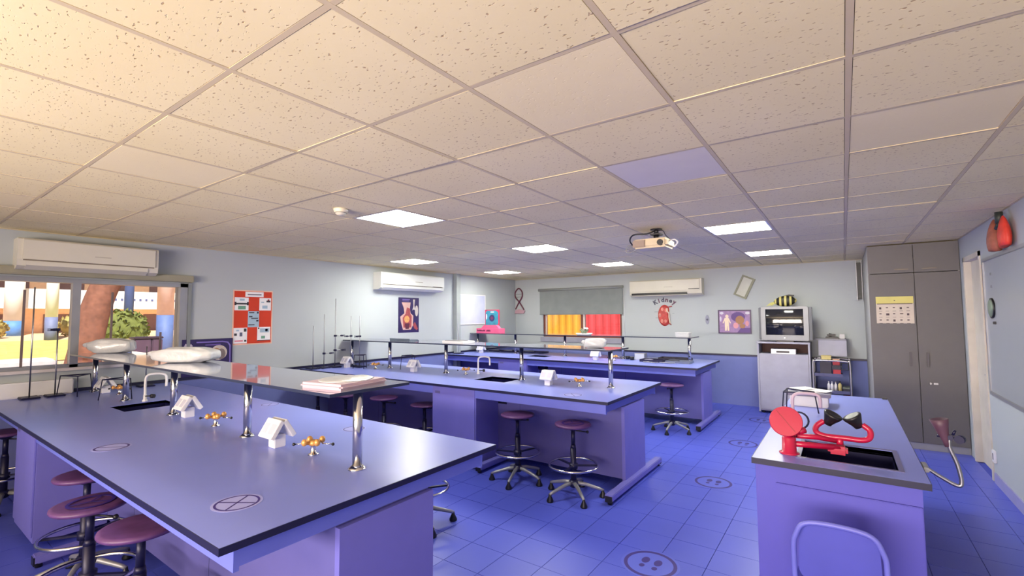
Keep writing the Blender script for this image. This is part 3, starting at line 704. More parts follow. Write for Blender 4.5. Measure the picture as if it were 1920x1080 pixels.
m.box(tx0, tx1, tyf, tyf+.1, tz1-.04, tz1, .01); m.box(tx0, tx1, tyf, tyf+.1, tz0, tz0+.09, .01); m.box(tx0, tx0+bz, tyf, tyf+.1, tz0+.08, tz1-.035); m.box(tx1-bz, tx1, tyf, tyf+.1, tz0+.08, tz1-.035); m.build('bezel', t)
SCR = mat('tv screen', (26, 28, 36), .06, coat=.5, vary=.05)
m = MB(SCR); nx, nz = 14, 10
vs = {}
for i in range(nx+1):
    for k in range(nz+1):
        u, v = i/nx*2-1, k/nz*2-1
        vs[i, k] = m.bm.verts.new((tx0+bz+(tx1-tx0-2*bz)*i/nx, tyf+.012+.03*(u*u+v*v)*.5, tz0+.09+(tz1-tz0-.13)*k/nz))
m._tag([m.bm.faces.new((vs[i, k], vs[i+1, k], vs[i+1, k+1], vs[i, k+1])) for i in range(nx) for k in range(nz)], True); m.build('screen', t)
MB(TVD).box(tx0-.035, tx0-.002, tyf+.015, tyf+.1, tz0+.01, tz1-.01, .008).build('speaker', t)
MB(TVD).box(tx1+.002, tx1+.05, tyf+.015, tyf+.1, tz0+.01, tz1-.01, .008).build('speaker', t)
m = MB(TVD)
f0 = [(tx0-.02, tz0+.01), (tx1+.04, tz0+.01), (tx1+.04, tz1-.01), (tx0-.02, tz1-.01)]; f1 = [(tx0+.16, tz0+.02), (tx1-.16, tz0+.02), (tx1-.16, tz1-.14), (tx0+.16, tz1-.14)]
va = [m.bm.verts.new((x, tyf+.101, z)) for x, z in f0]; vb = [m.bm.verts.new((x, tyf+.42, z)) for x, z in f1]
m._tag([m.bm.faces.new(va), m.bm.faces.new(vb[::-1])]+[m.bm.faces.new((va[i], vb[i], vb[(i+1) % 4], va[(i+1) % 4])) for i in range(4)]); m.build('back_housing', t)
MB(BLACK).box(tx0+.22, tx1-.22, tyf-.004, tyf+.2, 1.2, 1.224).build('base', t)
MB(WHITE).cyl((-.815, tyf-.004, tz0+.045), (-.815, tyf, tz0+.045), .012).build('power_button', t)
# striped fish on the TV
t = thing('fish_model', 'black and yellow striped fish ornament on top of the television', 'ornament', (-.83, 9.12, 1.79))
FST = stripes('fish stripes', (16, 18, 14), (196, 186, 110), 4.2, 'X', .45, .62)
fo = MB(FST).blob((-.80, 9.12, 1.885), (.17, .055, .092), lambda p: Vector((p.x, p.y*(1-.3*abs(p.x)), p.z*(1-.22*p.x*p.x)+.1*p.x)), 28, 16).build('body', t)
FY = mat('fish yellow', (178, 176, 92), .5); FB = mat('fish black', (20, 22, 18), .5)
MB(FY).prism([(-.96, 1.88), (-1.02, 1.86), (-1.09, 1.8), (-1.0, 1.83), (-1.03, 1.795), (-.95, 1.84)], 9.115, 9.125, 'Y').build('tail_fin', t)
MB(FB).prism([(-.88, 1.96), (-.74, 1.995), (-.66, 1.985), (-.68, 1.955), (-.8, 1.95)], 9.113, 9.127, 'Y').build('dorsal_fin', t)
MB(FB).prism([(-.85, 1.81), (-.78, 1.79), (-.72, 1.793), (-.74, 1.825)], 9.113, 9.127, 'Y').build('belly_fin', t)
MB(FB).blob((-.655, 9.078, 1.905), (.012, .008, .012), u=10, v=8).build('eye', t)

# equipment trolley right of the stand
t = thing('equipment_trolley', 'tubular steel trolley beside the television stand', 'trolley', (-.19, 9.0, 0))
MB(STEEL).tube([(-.43, 8.9, .05), (-.43, 8.9, .86), (-.4, 8.9, .915), (-.35, 8.9, .93), (-.04, 8.9, .93), (.02, 8.9, .915), (.05, 8.9, .86), (.05, 8.9, .05)], .016, 10, smooth_path=5).build('frame', t)
MB(STEEL).tube([(-.43, 9.38, .05), (-.43, 9.38, .86), (-.4, 9.38, .915), (-.35, 9.38, .93), (-.04, 9.38, .93), (.02, 9.38, .915), (.05, 9.38, .86), (.05, 9.38, .05)], .016, 10, smooth_path=5).build('frame', t)
for z, xr in ((.2, .05), (.42, .05), (.68, -.05)): MB(mat('trolley tray', (78, 80, 122), .5)).box(-.43, xr, 8.9, 9.38, z, z+.02, .004).box(-.43, xr, 8.9, 8.91, z+.02, z+.05).build('shelf', t)
MB(BLACK).tube([(-.06, 8.9, .9), (.03, 8.9, .9), (.03, 8.9, .8), (-.06, 8.9, .8)], .008, 8, True).build('basket_hoop', t)
for x, y in ((-.43, 8.9), (.05, 8.9), (-.43, 9.38), (.05, 9.38)): MB(BLACK).cyl((x, y-.012, .03), (x, y+.012, .03), .03, seg=14).build('castor', t)
def bottle(label, x, y, z, r, h, body, cap, group='things on the trolley'):
    o = thing('bottle', label, 'bottle', (x, y, z), group)
    MB(body).lathe([(0, 0), (r, 0), (r, h*.62), (r*.8, h*.74), (r*.35, h*.82), (r*.35, h*.88), (0, h*.88)], (x, y, z), 16).build('body', o)
    MB(cap).lathe([(0, h*.86), (r*.42, h*.86), (r*.42, h), (0, h)], (x, y, z), 12).build('cap', o)
REDC = mat('red plastic', (176, 40, 60), .5); YELC = mat('straw plastic', (206, 190, 130), .5); DKC = mat('charcoal plastic', (44, 42, 62), .5); GRC = mat('grey green plastic', (120, 130, 120), .5)
for k, (x, y, lb) in enumerate(((-.235, 8.98, 'white bottle on the trolley tray, left of three'), (-.19, 8.965, 'white bottle on the trolley tray, middle of three'), (-.145, 8.98, 'white bottle on the trolley tray, right of three'))):
    bottle(lb, x, y, .441, .021, .16, WHITE, WHITE)
bottle('straw coloured bottle on the trolley near the white bottles', -.09, 8.99, .441, .026, .17, YELC, DKC)
def carton(name, label, cat, x0, x1, y0, y1, z0, z1, ma, ml, lid=.02, group='things on the trolley'):
    o = thing(name, label, cat, ((x0+x1)/2, (y0+y1)/2, z0), group)
    MB(ma).box(x0, x1, y0, y1, z0, z1-lid, .003).build('body', o); MB(ml).box(x0-.003, x1+.003, y0-.003, y1+.003, z1-lid, z1, .003).build('lid', o)
carton('storage_box', 'red lidded box on the trolley upper shelf', 'box', -.17, -.07, 8.95, 9.07, .701, .79, REDC, REDC)
carton('storage_box', 'charcoal lidded box stacked on the red trolley box', 'box', -.18, -.07, 8.95, 9.07, .791, .86, DKC, DKC)
carton('storage_box', 'red and peach box at the top of the trolley stack', 'box', -.17, -.08, 8.95, 9.05, .861, .95, REDC, mat('peach plastic', (226, 176, 150), .5))
carton('storage_box', 'straw coloured carton at the top left of the trolley stack', 'box', -.32, -.19, 9.0, 9.12, .93, 1.0, YELC, YELC)
carton('storage_box', 'dark crate under the straw carton on the trolley', 'box', -.34, -.19, 8.96, 9.14, .701, .929, DKC, GREYFR)
carton('storage_box', 'low grey-green lidded tray at the right of the trolley middle shelf', 'box', -.05, .03, 8.96, 9.2, .441, .52, DKC, GRC)
carton('storage_bin', 'blue-grey bin on the trolley bottom shelf', 'bin', -.3, -.06, 8.94, 9.2, .221, .4, mat('bin blue', (84, 96, 150), .5), mat('bin rim', (150, 158, 200), .5))
carton('storage_bin', 'dark bin wedged on the trolley bottom shelf beside the blue one', 'bin', -.05, .03, 8.94, 9.2, .221, .38, DKC, REDC)
# wall box behind the trolley carrying a black device
t = thing('wall_box', 'pale box on the far wall shelf behind the trolley', 'box', (-.16, YF-.12, 1.0))
MB(mat('pale carton', (166, 166, 186), .6)).box(-.36, .02, YF-.3, YF-.002, .98, 1.235, .004).build('body', t)
MB(mat('box lid', (140, 140, 150), .6)).box(-.4, .02, YF-.305, YF-.001, 1.236, 1.262, .003).build('lid', t)
t = thing('desk_microscope', 'black instrument on the pale wall box', 'instrument', (-.14, YF-.18, 1.262))
MB(BLACK).box(-.26, -.08, YF-.24, YF-.1, 1.262, 1.29, .006).build('base', t)
MB(BLACK).tube([(-.2, YF-.15, 1.29), (-.19, YF-.15, 1.34)], .02, 10).box(-.24, -.12, YF-.19, YF-.12, 1.3, 1.33, .006).build('arm', t)
MB(GREYFR).box(-.07, .0, YF-.2, YF-.12, 1.262, 1.335, .004).build('power_unit', t)

# ------------------------------------------------------------------ far wall decorations
def wall_y(x, z, d=0.): return (x, YF-.001-d, z)
t = thing('ribbon_decoration', 'dark red looped ribbon ornament on a pink base near the far corner', 'wall decoration', (-6.52, YF, 1.95))
PUR = mat('plum ribbon', (96, 40, 62), .5)
MB(PUR).tube([(-6.37, YF-.02, 1.81), (-6.5, YF-.03, 2.0), (-6.62, YF-.02, 2.12), (-6.63, YF-.02, 2.24), (-6.53, YF-.02, 2.34), (-6.43, YF-.02, 2.26), (-6.42, YF-.03, 2.13), (-6.53, YF-.02, 1.98), (-6.62, YF-.02, 1.83)], .016, 10, smooth_path=7).build('ribbon', t)
PK = mat('dusty pink', (186, 150, 162), .6)
MB(PK).prism([(-6.63, 1.72), (-6.38, 1.72), (-6.34, 1.79), (-6.52, 1.83), (-6.63, 1.79)], YF-.04, YF-.001, 'Y').build('base', t)
MB(GREYFR).tube([(-6.61, YF-.02, 2.2), (-6.44, YF-.02, 2.2)], .005, 6).tube([(-6.62, YF-.02, 2.12), (-6.43, YF-.02, 2.13)], .005, 6).build('rung', t)
t = thing('kidney_model', 'red kidney model with pale cut face on the far wall', 'anatomy model', (-2.94, YF, 1.65))
KR = mat('kidney red', (178, 62, 58), .5, vary=.2, scale=18, bump=.3, bscale=50)
kp = []
for k in range(36):
    a_ = 2*pi*k/36; r_ = 1-.42*math.exp(-((((a_-.05+pi) % (2*pi))-pi)/.55)**2)
    kp.append((-2.955+.135*r_*cos(a_), 1.655+.215*r_*sin(a_)))
def taper(mb, pts, y0, y1, s):
    c = Vector((sum(p[0] for p in pts)/len(pts), sum(p[1] for p in pts)/len(pts)))
    v0 = [mb.bm.verts.new((p[0], y0, p[1])) for p in pts]; v1 = [mb.bm.verts.new((c.x+(p[0]-c.x)*s, y1, c.y+(p[1]-c.y)*s)) for p in pts]
    n = len(pts); mb._tag([mb.bm.faces.new(v1)]); mb._tag([mb.bm.faces.new((v0[i], v0[(i+1) % n], v1[(i+1) % n], v1[i])) for i in range(n)], True); return mb
taper(MB(KR), kp, YF-.001, YF-.05, .8).build('kidney_body', t)
m = MB(mat('cut face', (206, 128, 116), .5, vary=.2, scale=30))
for (a_, rr) in ((.9, .05), (1.9, .045), (3.1, .05), (4.2, .05), (5.2, .045)):
    m.blob((-2.96+.075*cos(a_), YF-.052, 1.655+.13*sin(a_)), (.028, .008, rr*.8), u=12, v=8)
m.build('cut_lobe', t)
MB(mat('pale duct', (220, 206, 190), .5)).tube([(-2.9, YF-.045, 1.74), (-2.86, YF-.04, 1.7), (-2.86, YF-.03, 1.6), (-2.84, YF-.02, 1.5)], .012, 8, smooth_path=4).blob((-2.89, YF-.05, 1.76), (.016, .012, .045), u=10, v=8).build('ureter', t)
MB(KR).tube([(-2.88, YF-.03, 1.82), (-2.8, YF-.02, 1.84)], .009, 8).tube([(-2.88, YF-.03, 1.5), (-2.82, YF-.02, 1.47)], .009, 8).build('vessel', t)
m = MB(mat('grey lead', (140, 150, 158), .6)); m.box(-3.16, -3.08, YF-.006, YF-.001, 1.72, 1.735).box(-3.14, -3.08, YF-.006, YF-.001, 1.6, 1.612).box(-2.8, -2.76, YF-.006, YF-.001, 1.69, 1.7).build('label_line', t)
t = thing('kidney_lettering', 'arched letters spelling Kidney above the red kidney model', 'lettering', (-2.94, YF, 1.92))
for k, ch in enumerate('Kidney'):
    an = (k-2.5)*.2; R_ = .34; cxk, czk = -2.945+R_*sin(an), 1.565+R_*cos(an)
    m = MB(mat('letter plum', (96, 58, 84), .6) if k % 2 else mat('letter grey', (70, 70, 92), .6))
    add_text(m, ch, .125, basis((cxk, YF-.006, czk), (cos(an), 0, -sin(an)), (sin(an), 0, cos(an))), .004, .004); m.build('letter', t)
t = thing('wall_emblem', 'small oval grey emblem on the far wall between kidney and framed poster', 'wall decoration', (-2.14, YF, 1.57))
MB(mat('emblem grey', (140, 142, 162), .5)).prism([(-2.14+.035*cos(k*pi/12), 1.57+.09*sin(k*pi/12)) for k in range(24)], YF-.012, YF-.001, 'Y').build('plate', t)
MB(mat('emblem dark', (70, 72, 90), .5)).prism([(-2.14+.018*cos(k*pi/6), 1.57+.02*sin(k*pi/6)) for k in range(12)], YF-.016, YF-.012, 'Y').build('badge', t)
# framed print
t = thing('framed_poster', 'framed purple science poster of a pale figure on the far wall', 'poster', (-1.66, YF, 1.53))
fxa, fxb, fza, fzb = -1.945, -1.38, 1.31, 1.75
DK = mat('plum frame', (66, 48, 84), .4)
for bx in ((fxa, fxb, fza, fza+.02), (fxa, fxb, fzb-.02, fzb), (fxa, fxa+.02, fza+.02, fzb-.02), (fxb-.02, fxb, fza+.02, fzb-.02)): MB(DK).box(bx[0], bx[1], YF-.02, YF-.001, bx[2], bx[3]).build('frame_rail', t)
MB(mat('poster mauve', (150, 120, 168), .5, vary=.2, scale=14)).box(fxa+.02, fxb-.02, YF-.012, YF-.001, fza+.02, fzb-.02).build('sheet', t)
def ell(cx_, cz_, a_, b_, n=18): return [(cx_+a_*cos(2*pi*k/n), cz_+b_*sin(2*pi*k/n)) for k in range(n)]
m = MB(mat('print violet', (96, 70, 130), .6)); m.flat([(-1.62, 1.33), (-1.4, 1.33), (-1.4, 1.42), (-1.55, 1.42)], YF-.0125, 'Y'); m.flat(ell(-1.6, 1.62, .12, .09), YF-.0125, 'Y')
m.use(mat('print cream', (230, 210, 186), .6)); m.flat(ell(-1.79, 1.63, .028, .035), YF-.013, 'Y')
m.flat([(-1.83, 1.6), (-1.76, 1.6), (-1.72, 1.5), (-1.74, 1.5), (-1.76, 1.55), (-1.755, 1.36), (-1.785, 1.36), (-1.79, 1.46), (-1.8, 1.36), (-1.83, 1.36), (-1.83, 1.55), (-1.85, 1.5), (-1.87, 1.5)], YF-.013, 'Y')
m.use(mat('print tan', (160, 116, 84), .6)).flat(ell(-1.57, 1.56, .075, .08), YF-.013, 'Y').flat(ell(-1.53, 1.45, .05, .04), YF-.013, 'Y')
m.use(mat('print rose', (214, 150, 160), .6)).flat(ell(-1.64, 1.46, .045, .055), YF-.0135, 'Y').flat(ell(-1.45, 1.5, .03, .05), YF-.0135, 'Y')
m.use(mat('print pale', (200, 196, 212), .6)).flat(ell(-1.88, 1.69, .035, .025), YF-.013, 'Y').flat(ell(-1.44, 1.69, .04, .025), YF-.013, 'Y').flat(ell(-1.9, 1.58, .015, .05), YF-.013, 'Y')
tag(m.build('print', t), kind='stuff')
# tilted empty frame
t = thing('picture_frame', 'empty grey picture frame hanging crooked above the framed poster', 'picture frame', (-1.47, YF, 2.17))
GF = mat('frame olive grey', (128, 130, 112), .5)
R_ = Matrix.Translation((-1.475, 0, 2.17)) @ Matrix.Rotation(radians(25), 4, 'Y')
for bx in ((-.115, .115, -.2, -.17), (-.115, .115, .17, .2), (-.115, -.085, -.17, .17), (.075, .115, -.17, .17)): MB(GF).box(bx[0], bx[1], YF-.035, YF-.001, bx[2], bx[3], M=R_).build('frame_rail', t)
MB(mat('frame backing', (196, 198, 190), .7)).box(-.085, .075, YF-.012, YF-.001, -.17, .17, M=R_).build('backing', t)

# ------------------------------------------------------------------ left wall posters
def q(y, z): return (y, z)
t = thing('orange_poster', 'orange chequered poster with taped white sheets on the left wall', 'poster', (XL, 3.19, 1.67))
OR = mat('orange card', (200, 54, 22), .7)
MB(mat('peach border', (232, 190, 168), .7)).box(XL, XL+.004, 2.925, 3.455, 1.30, 2.04).build('backing_sheet', t)
MB(OR).box(XL+.004, XL+.006, 2.94, 3.44, 1.315, 2.025).build('card', t)
INK = mat('dark print', (52, 50, 60), .7); GRN = mat('green print', (104, 152, 132), .7); BLU = mat('blue sheet', (160, 184, 204), .7)
def note(y0, y1, z0, z1, m, marks):
    o = MB(m).box(XL+.006, XL+.0075, y0, y1, z0, z1).build('note_sheet', t); mm = MB(INK)
    for (a_, b_, c_, d_, mt) in marks:
        mm.use(mt).box(XL+.0075, XL+.0082, y0+(y1-y0)*a_, y0+(y1-y0)*b_, z0+(z1-z0)*c_, z0+(z1-z0)*d_)
    tag(mm.build('print', o), kind='stuff')
note(3.08, 3.325, 1.95, 2.02, PAPER, [(.12, .88, .35, .6, mat('grey print', (120, 118, 130), .7))])
note(2.945, 3.125, 1.765, 1.94, PAPER, [(.05, .95, .45, .58, INK), (.35, .7, .75, .9, BLU), (.25, .8, .08, .35, GRN), (.0, .12, .4, .66, INK), (.88, 1, .4, .66, INK)])
note(3.27, 3.43, 1.765, 1.94, PAPER, [(.6, .95, .65, .8, INK), (.7, .85, .8, .9, mat('red print', (170, 50, 60), .7)), (.15, .4, .6, .7, BLU), (.25, .7, .15, .4, BLU)])
note(3.12, 3.27, 1.535, 1.755, BLU, [(.1, .55, .88, .94, INK), (.8, .95, .85, .97, INK), (.1, .4, .62, .7, INK), (.3, .9, .52, .58, INK), (.75, .95, .35, .45, INK), (.05, .6, .12, .18, INK)])
note(2.94, 3.115, 1.32, 1.53, PAPER, [(.05, .25, .5, .65, INK), (.45, .65, .45, .7, mat('slate print', (90, 96, 120), .7)), (.75, .95, .75, .95, INK), (.1, .7, .12, .2, mat('pink print', (214, 120, 140), .7)), (.8, .95, .1, .22, INK), (.2, .4, .78, .88, BLU)])
note(3.25, 3.43, 1.345, 1.535, PAPER, [(.2, .9, .6, .9, BLU), (.6, .8, .68, .85, mat('royal print', (110, 130, 210), .7)), (.05, .15, .85, .97, INK), (.3, .6, .15, .35, GRN), (.0, 1, .0, .05, INK)])

def anatomy_poster(name, label, y0, y1, z0, z1, thick, x=XL):
    o = thing(name, label, 'poster', (x, (y0+y1)/2, z0))
    MB(mat('poster violet', (40, 28, 84), .4, vary=.12, scale=9)).box(x+.001, x+thick, y0, y1, z0, z1, .0015).build('sheet', o)
    return o
t = anatomy_poster('torso_poster', 'tall dark violet poster of an opened torso under the white air conditioner', 5.765, 6.27, 1.37, 2.02, .006)
xf = XL+.0065
def Y(f): return 5.765+.505*f
def Zt(f): return 1.37+.65*f
m = MB(mat('torso flesh', (196, 160, 152), .6, vary=.1))
m.flat([(Y(a_), Zt(b_)) for a_, b_ in ((.15, .86), (.58, .86), (.55, .7), (.58, .55), (.72, .48), (.7, .2), (.6, .08), (.22, .08), (.12, .3), (.08, .45), (.28, .55), (.25, .7))], xf, 'X')
m.use(mat('torso muscle', (150, 66, 72), .6, vary=.2, scale=30)).flat([(Y(a_), Zt(b_)) for a_, b_ in ((.4, .72), (.56, .68), (.56, .55), (.64, .46), (.62, .14), (.24, .14), (.2, .42), (.34, .54))], xf+.0004, 'X')
m.use(mat('torso gold', (206, 150, 92), .6, vary=.2, scale=30)).flat([(Y(.4+.13*cos(k*pi/8)), Zt(.38+.1*sin(k*pi/8))) for k in range(16)], xf+.0008, 'X')
m.use(mat('torso dark', (78, 24, 52), .6)).flat([(Y(a_), Zt(b_)) for a_, b_ in ((.3, .26), (.54, .26), (.5, .1), (.34, .1))], xf+.0008, 'X')
m.use(mat('bone print', (190, 182, 176), .6)).flat([(Y(a_), Zt(b_)) for a_, b_ in ((.7, .95), (.8, .95), (.77, .78), (.82, .64), (.7, .66), (.66, .62), (.72, .76))], xf, 'X')
m.flat([(Y(.88+.08*cos(k*pi/8)), Zt(.62+.16*sin(k*pi/8))) for k in range(16)], xf, 'X'); m.use(mat('torso muscle', (0, 0, 0))).flat([(Y(a_), Zt(b_)) for a_, b_ in ((.7, .22), (.8, .3), (.95, .1), (.9, .06), (.78, .1))], xf, 'X')
m.use(mat('title lilac', (110, 96, 160), .6)).flat([(Y(.18), Zt(.93)), (Y(.54), Zt(.93)), (Y(.54), Zt(.955)), (Y(.18), Zt(.955))], xf, 'X').flat([(Y(.18), Zt(.895)), (Y(.5), Zt(.895)), (Y(.5), Zt(.91)), (Y(.18), Zt(.91))], xf, 'X')
tag(m.build('print', t), kind='stuff')
t = anatomy_poster('skull_poster', 'wide violet poster of a head in profile leaning on the left wall', 2.345, 2.925, .94, 1.4, .008, XL+.02)
xf = XL+.0288
m = MB(mat('rim lilac', (120, 104, 184), .6))
rr = [(2.50, 1.352), (2.8, 1.352), (2.86, 1.34), (2.885, 1.3), (2.89, 1.0), (2.905, 1.0), (2.9, 1.31), (2.87, 1.355), (2.8, 1.368), (2.5, 1.368)]
m.flat(rr, xf, 'X'); m.use(mat('title mauve', (104, 84, 160), .6)).flat([(2.6, 1.315), (2.78, 1.315), (2.78, 1.33), (2.6, 1.33)], xf, 'X')
m.use(mat('skull cream', (198, 186, 178), .6, vary=.1)).flat([(2.76+.1*cos(k*pi/10), 1.22+.095*sin(k*pi/10)) for k in range(20)], xf, 'X')
m.use(mat('skull tan', (170, 128, 92), .6, vary=.2, scale=30)).flat([(2.73+.05*cos(k*pi/8), 1.22+.06*sin(k*pi/8)) for k in range(16)], xf+.0004, 'X')
m.use(mat('skull grey', (124, 112, 112), .6, vary=.2, scale=30)).flat([(2.79+.05*cos(k*pi/8), 1.2+.07*sin(k*pi/8)) for k in range(16)], xf+.0006, 'X')
m.use(mat('ear pink', (216, 170, 168), .6)).flat([(2.50+.03*cos(k*pi/6), 1.27+.035*sin(k*pi/6)) for k in range(12)], xf, 'X').flat([(2.46, 1.17), (2.55, 1.17), (2.53, 1.25), (2.48, 1.25)], xf, 'X')
m.use(mat('bone lilac', (186, 176, 200), .6)).flat([(2.37, 1.26), (2.4, 1.22), (2.46, 1.32), (2.44, 1.345)], xf, 'X').flat([(2.36, 1.3), (2.385, 1.29), (2.4, 1.34), (2.38, 1.35)], xf, 'X').flat([(2.38, 1.0), (2.42, .99), (2.4, 1.1), (2.37, 1.1)], xf, 'X').flat([(2.47, 1.02), (2.56, 1.06), (2.55, 1.08), (2.47, 1.05)], xf, 'X')
tag(m.build('print', t), kind='stuff')
# pale notice board past the pier
t = thing('notice_board', 'pale lilac notice board on the left wall beyond the grey pier', 'notice board', (XL, 7.85, 1.8))
MB(mat('board lilac', (188, 194, 224), .6)).box(XL+.001, XL+.014, 7.45, 8.28, 1.5, 2.12).build('panel', t)
MB(WHITE).box(XL+.001, XL+.018, 7.43, 8.3, 2.12, 2.135).box(XL+.001, XL+.018, 7.43, 8.3, 1.485, 1.5).box(XL+.001, XL+.018, 7.43, 7.45, 1.5, 2.12).box(XL+.001, XL+.018, 8.28, 8.3, 1.5, 2.12).build('frame', t)

# ------------------------------------------------------------------ things on the worktops
BT = .899
# tent shaped socket pedestals
def make_pedestal():
    t = thing('socket_pedestal', 'p', 'power outlet', (0, 0, 0), 'tent shaped power sockets on the benches')
    MB(WHITE).box(-.035, .035, -.035, .035, 0, .075, .004).build('stem', t, local=True)
    m = MB(WHITE)
    for s_ in (-1, 1):
        M_ = Matrix.Translation((0, 0, .155)) @ Matrix.Rotation(s_*radians(32), 4, 'Y') 
        m.box(-.006 if s_ < 0 else -.022, .022 if s_ < 0 else .006, -.075, .075, -.115, .0, .003, M=M_)
    m.build('housing', t, local=True)
    for s_ in (-1, 1):
        M_ = Matrix.Translation((0, 0, .155)) @ Matrix.Rotation(s_*radians(32), 4, 'Y')
        xo = .0222 if s_ < 0 else -.0232
        for yy in (-.038, .038):
            MB(mat('socket shade', (190, 190, 208), .5)).box(xo, xo+.001, yy-.026, yy+.026, -.09, -.03, M=M_).build('socket_plate', t, local=True)
    return t
pd = make_pedestal(); kp_ = [(c, kids(c)) for c in kids(pd)]
PD = [((-2.79, 1.5), 1.571, 'tent socket nearest the camera, beside the closest brass gas tap'), ((-4.2, 1.545), 1.571, 'tent socket by the front bench sink'), ((-6.28, 1.55), 1.571, 'tent socket at the window end of the front bench'),
      ((-2.70, 4.5), 1.571, 'tent socket on the middle bench between sink and aisle end'), ((-4.92, 4.56), 1.571, 'tent socket near the centre of the middle bench left of its tap'), ((-6.2, 4.39), 1.571, 'tent socket among retort stands at the wall end of the middle bench'),
      ((-3.52, 7.45), 1.571, 'tent socket on the rear bench below the red window pane'), ((-6.2, 7.62), 1.571, 'tent socket on the rear bench below the pink display base')]
for k, ((x, y), rz, lb) in enumerate(PD):
    if k == 0: pd.location = (x, y, BT); pd.rotation_euler = (0, 0, rz); pd['label'] = lb
    else: dup(pd, (x, y, BT), rz, lb, ks=kp_)
# gas tap turrets
def make_tap():
    t = thing('gas_tap', 'g', 'gas tap', (0, 0, 0), 'brass gas taps on the benches')
    MB(CHROME).lathe([(0, 0), (.03, 0), (.028, .006), (.015, .012), (.013, .05), (.018, .058), (0, .06)], seg=16).build('pedestal', t, local=True)
    m = MB(BRASS).lathe([(0, .05), (.022, .052), (.026, .065), (.02, .08), (0, .082)], seg=14)
    for k in range(4):
        an = pi/4+k*pi/2; R = Matrix.Rotation(an, 4, 'Z'); p = R @ Vector((.05, 0, .068))
        m.tube([R @ Vector((.015, 0, .066)), p], .009, 8); m.blob((p.x, p.y, .074), (.017, .017, .02), u=10, v=8)
    m.build('valve_block', t, local=True)
    for s_ in (-1, 1):
        MB(CHROME).cyl((s_*.05, 0, .06), (s_*.105, .0, .056), .004, seg=8).use(BLACK).blob((s_*.11, 0, .056), (.009, .009, .009), u=8, v=6).build('nozzle', t, local=True)
    return t
gt = make_tap(); kg = [(c, kids(c)) for c in kids(gt)]
GTL = [((-2.46, 1.53), .62, 'brass gas tap closest to the camera, near the front bench end'), ((-3.68, 1.53), .62, 'brass gas tap between the two central tents of the front bench'), ((-6.02, 1.6), .6, 'brass gas tap at the window end of the front bench'),
       ((-2.36, 4.58), .62, 'brass gas tap near the aisle end of the middle bench'), ((-4.1, 4.72), .62, 'brass gas tap left of the middle bench swan tap'), ((-5.67, 4.5), .62, 'brass gas tap near the wall end of the middle bench'), ((-3.2, 7.5), .62, 'brass gas tap on the rear bench seen past the bag')]
for k, ((x, y), rz, lb) in enumerate(GTL):
    if k == 0: gt.location = (x, y, BT); gt.rotation_euler = (0, 0, rz); gt['label'] = lb
    else: dup(gt, (x, y, BT), rz, lb, ks=kg)
# swan neck sink taps
def swan(label, x, y, h, dx, dy, m_=WHITE, knob=True, reach=.16):
    t = thing('sink_tap', label, 'tap', (x, y, BT), 'swan neck sink taps')
    e = Vector((dx, dy, 0)).normalized()*reach
    MB(m_).lathe([(0, 0), (.022, 0), (.022, .012), (.014, .02), (.014, .06), (0, .06)], (x, y, BT), 16).build('base', t)
    P = [(x, y, BT+.05), (x, y, BT+h*.8), (x+e.x*.12, y+e.y*.12, BT+h*.96), (x+e.x*.35, y+e.y*.35, BT+h), (x+e.x*.7, y+e.y*.7, BT+h), (x+e.x*.93, y+e.y*.93, BT+h*.95), (x+e.x, y+e.y, BT+h*.8), (x+e.x, y+e.y, BT+h*.52)]
    MB(m_).tube(P, .011, 12, smooth_path=5).build('spout', t)
    if knob: MB(BLACK).cyl((x+.012, y, BT+.05), (x+.05, y+.03, BT+.05), .006, seg=8).use(BLACK).cyl((x+.05, y+.03, BT+.05), (x+.075, y+.048, BT+.05), .018, seg=14).build('knob', t)
swan('white swan neck tap behind the front bench sink', -5.31, 1.6, .25, .5, .85)
swan('white swan neck tap behind the middle bench sink', -3.98, 4.83, .23, .8, .3)
swan('pinkish swan neck tap on the eyewash bench behind the red disc', -.325, 3.95, .2, 1, .25, mat('pinkish enamel', (206, 184, 204), .35), False, .17)
# tripods (burner stands)
def tripod(label, x, y, z, h, s, rz):
    t = thing('burner_tripod', label, 'tripod', (x, y, z), 'iron burner tripods')
    R = Matrix.Rotation(rz, 4, 'Z'); C = [Vector((x, y, z))+R @ Vector((s*cos(a_), s*sin(a_), h)) for a_ in (pi/2, pi/2+2*pi/3, pi/2+4*pi/3)]
    m = MB(NAVY)
    for k in range(3):
        a_, b_ = C[k], C[(k+1) % 3]; m.cyl(a_, b_, .006, seg=8)
    m.build('top_frame', t)
    for c_ in C:
        d_ = (c_-Vector((x, y, c_.z)))*.18
        MB(NAVY).cyl(c_, (c_.x+d_.x, c_.y+d_.y, z), .0045, seg=8).build('leg', t)
tripod('black burner tripod at the window end of the front bench near the retort stands', -6.33, 1.33, BT, .2, .13, .4)
tripod('black burner tripod beside the front bench sink tap', -5.72, 1.52, BT, .19, .13, .9)
tripod('burner tripod near the central tent socket of the middle bench', -5.22, 4.75, BT, .2, .11, .5)
tripod('burner tripod under the board at the back of the eyewash bench', -.34, 4.35, BT, .16, .13, .5)
tripod('burner tripod behind the retort stands at the wall end of the middle bench', -5.9, 4.42, BT, .2, .1, .2)
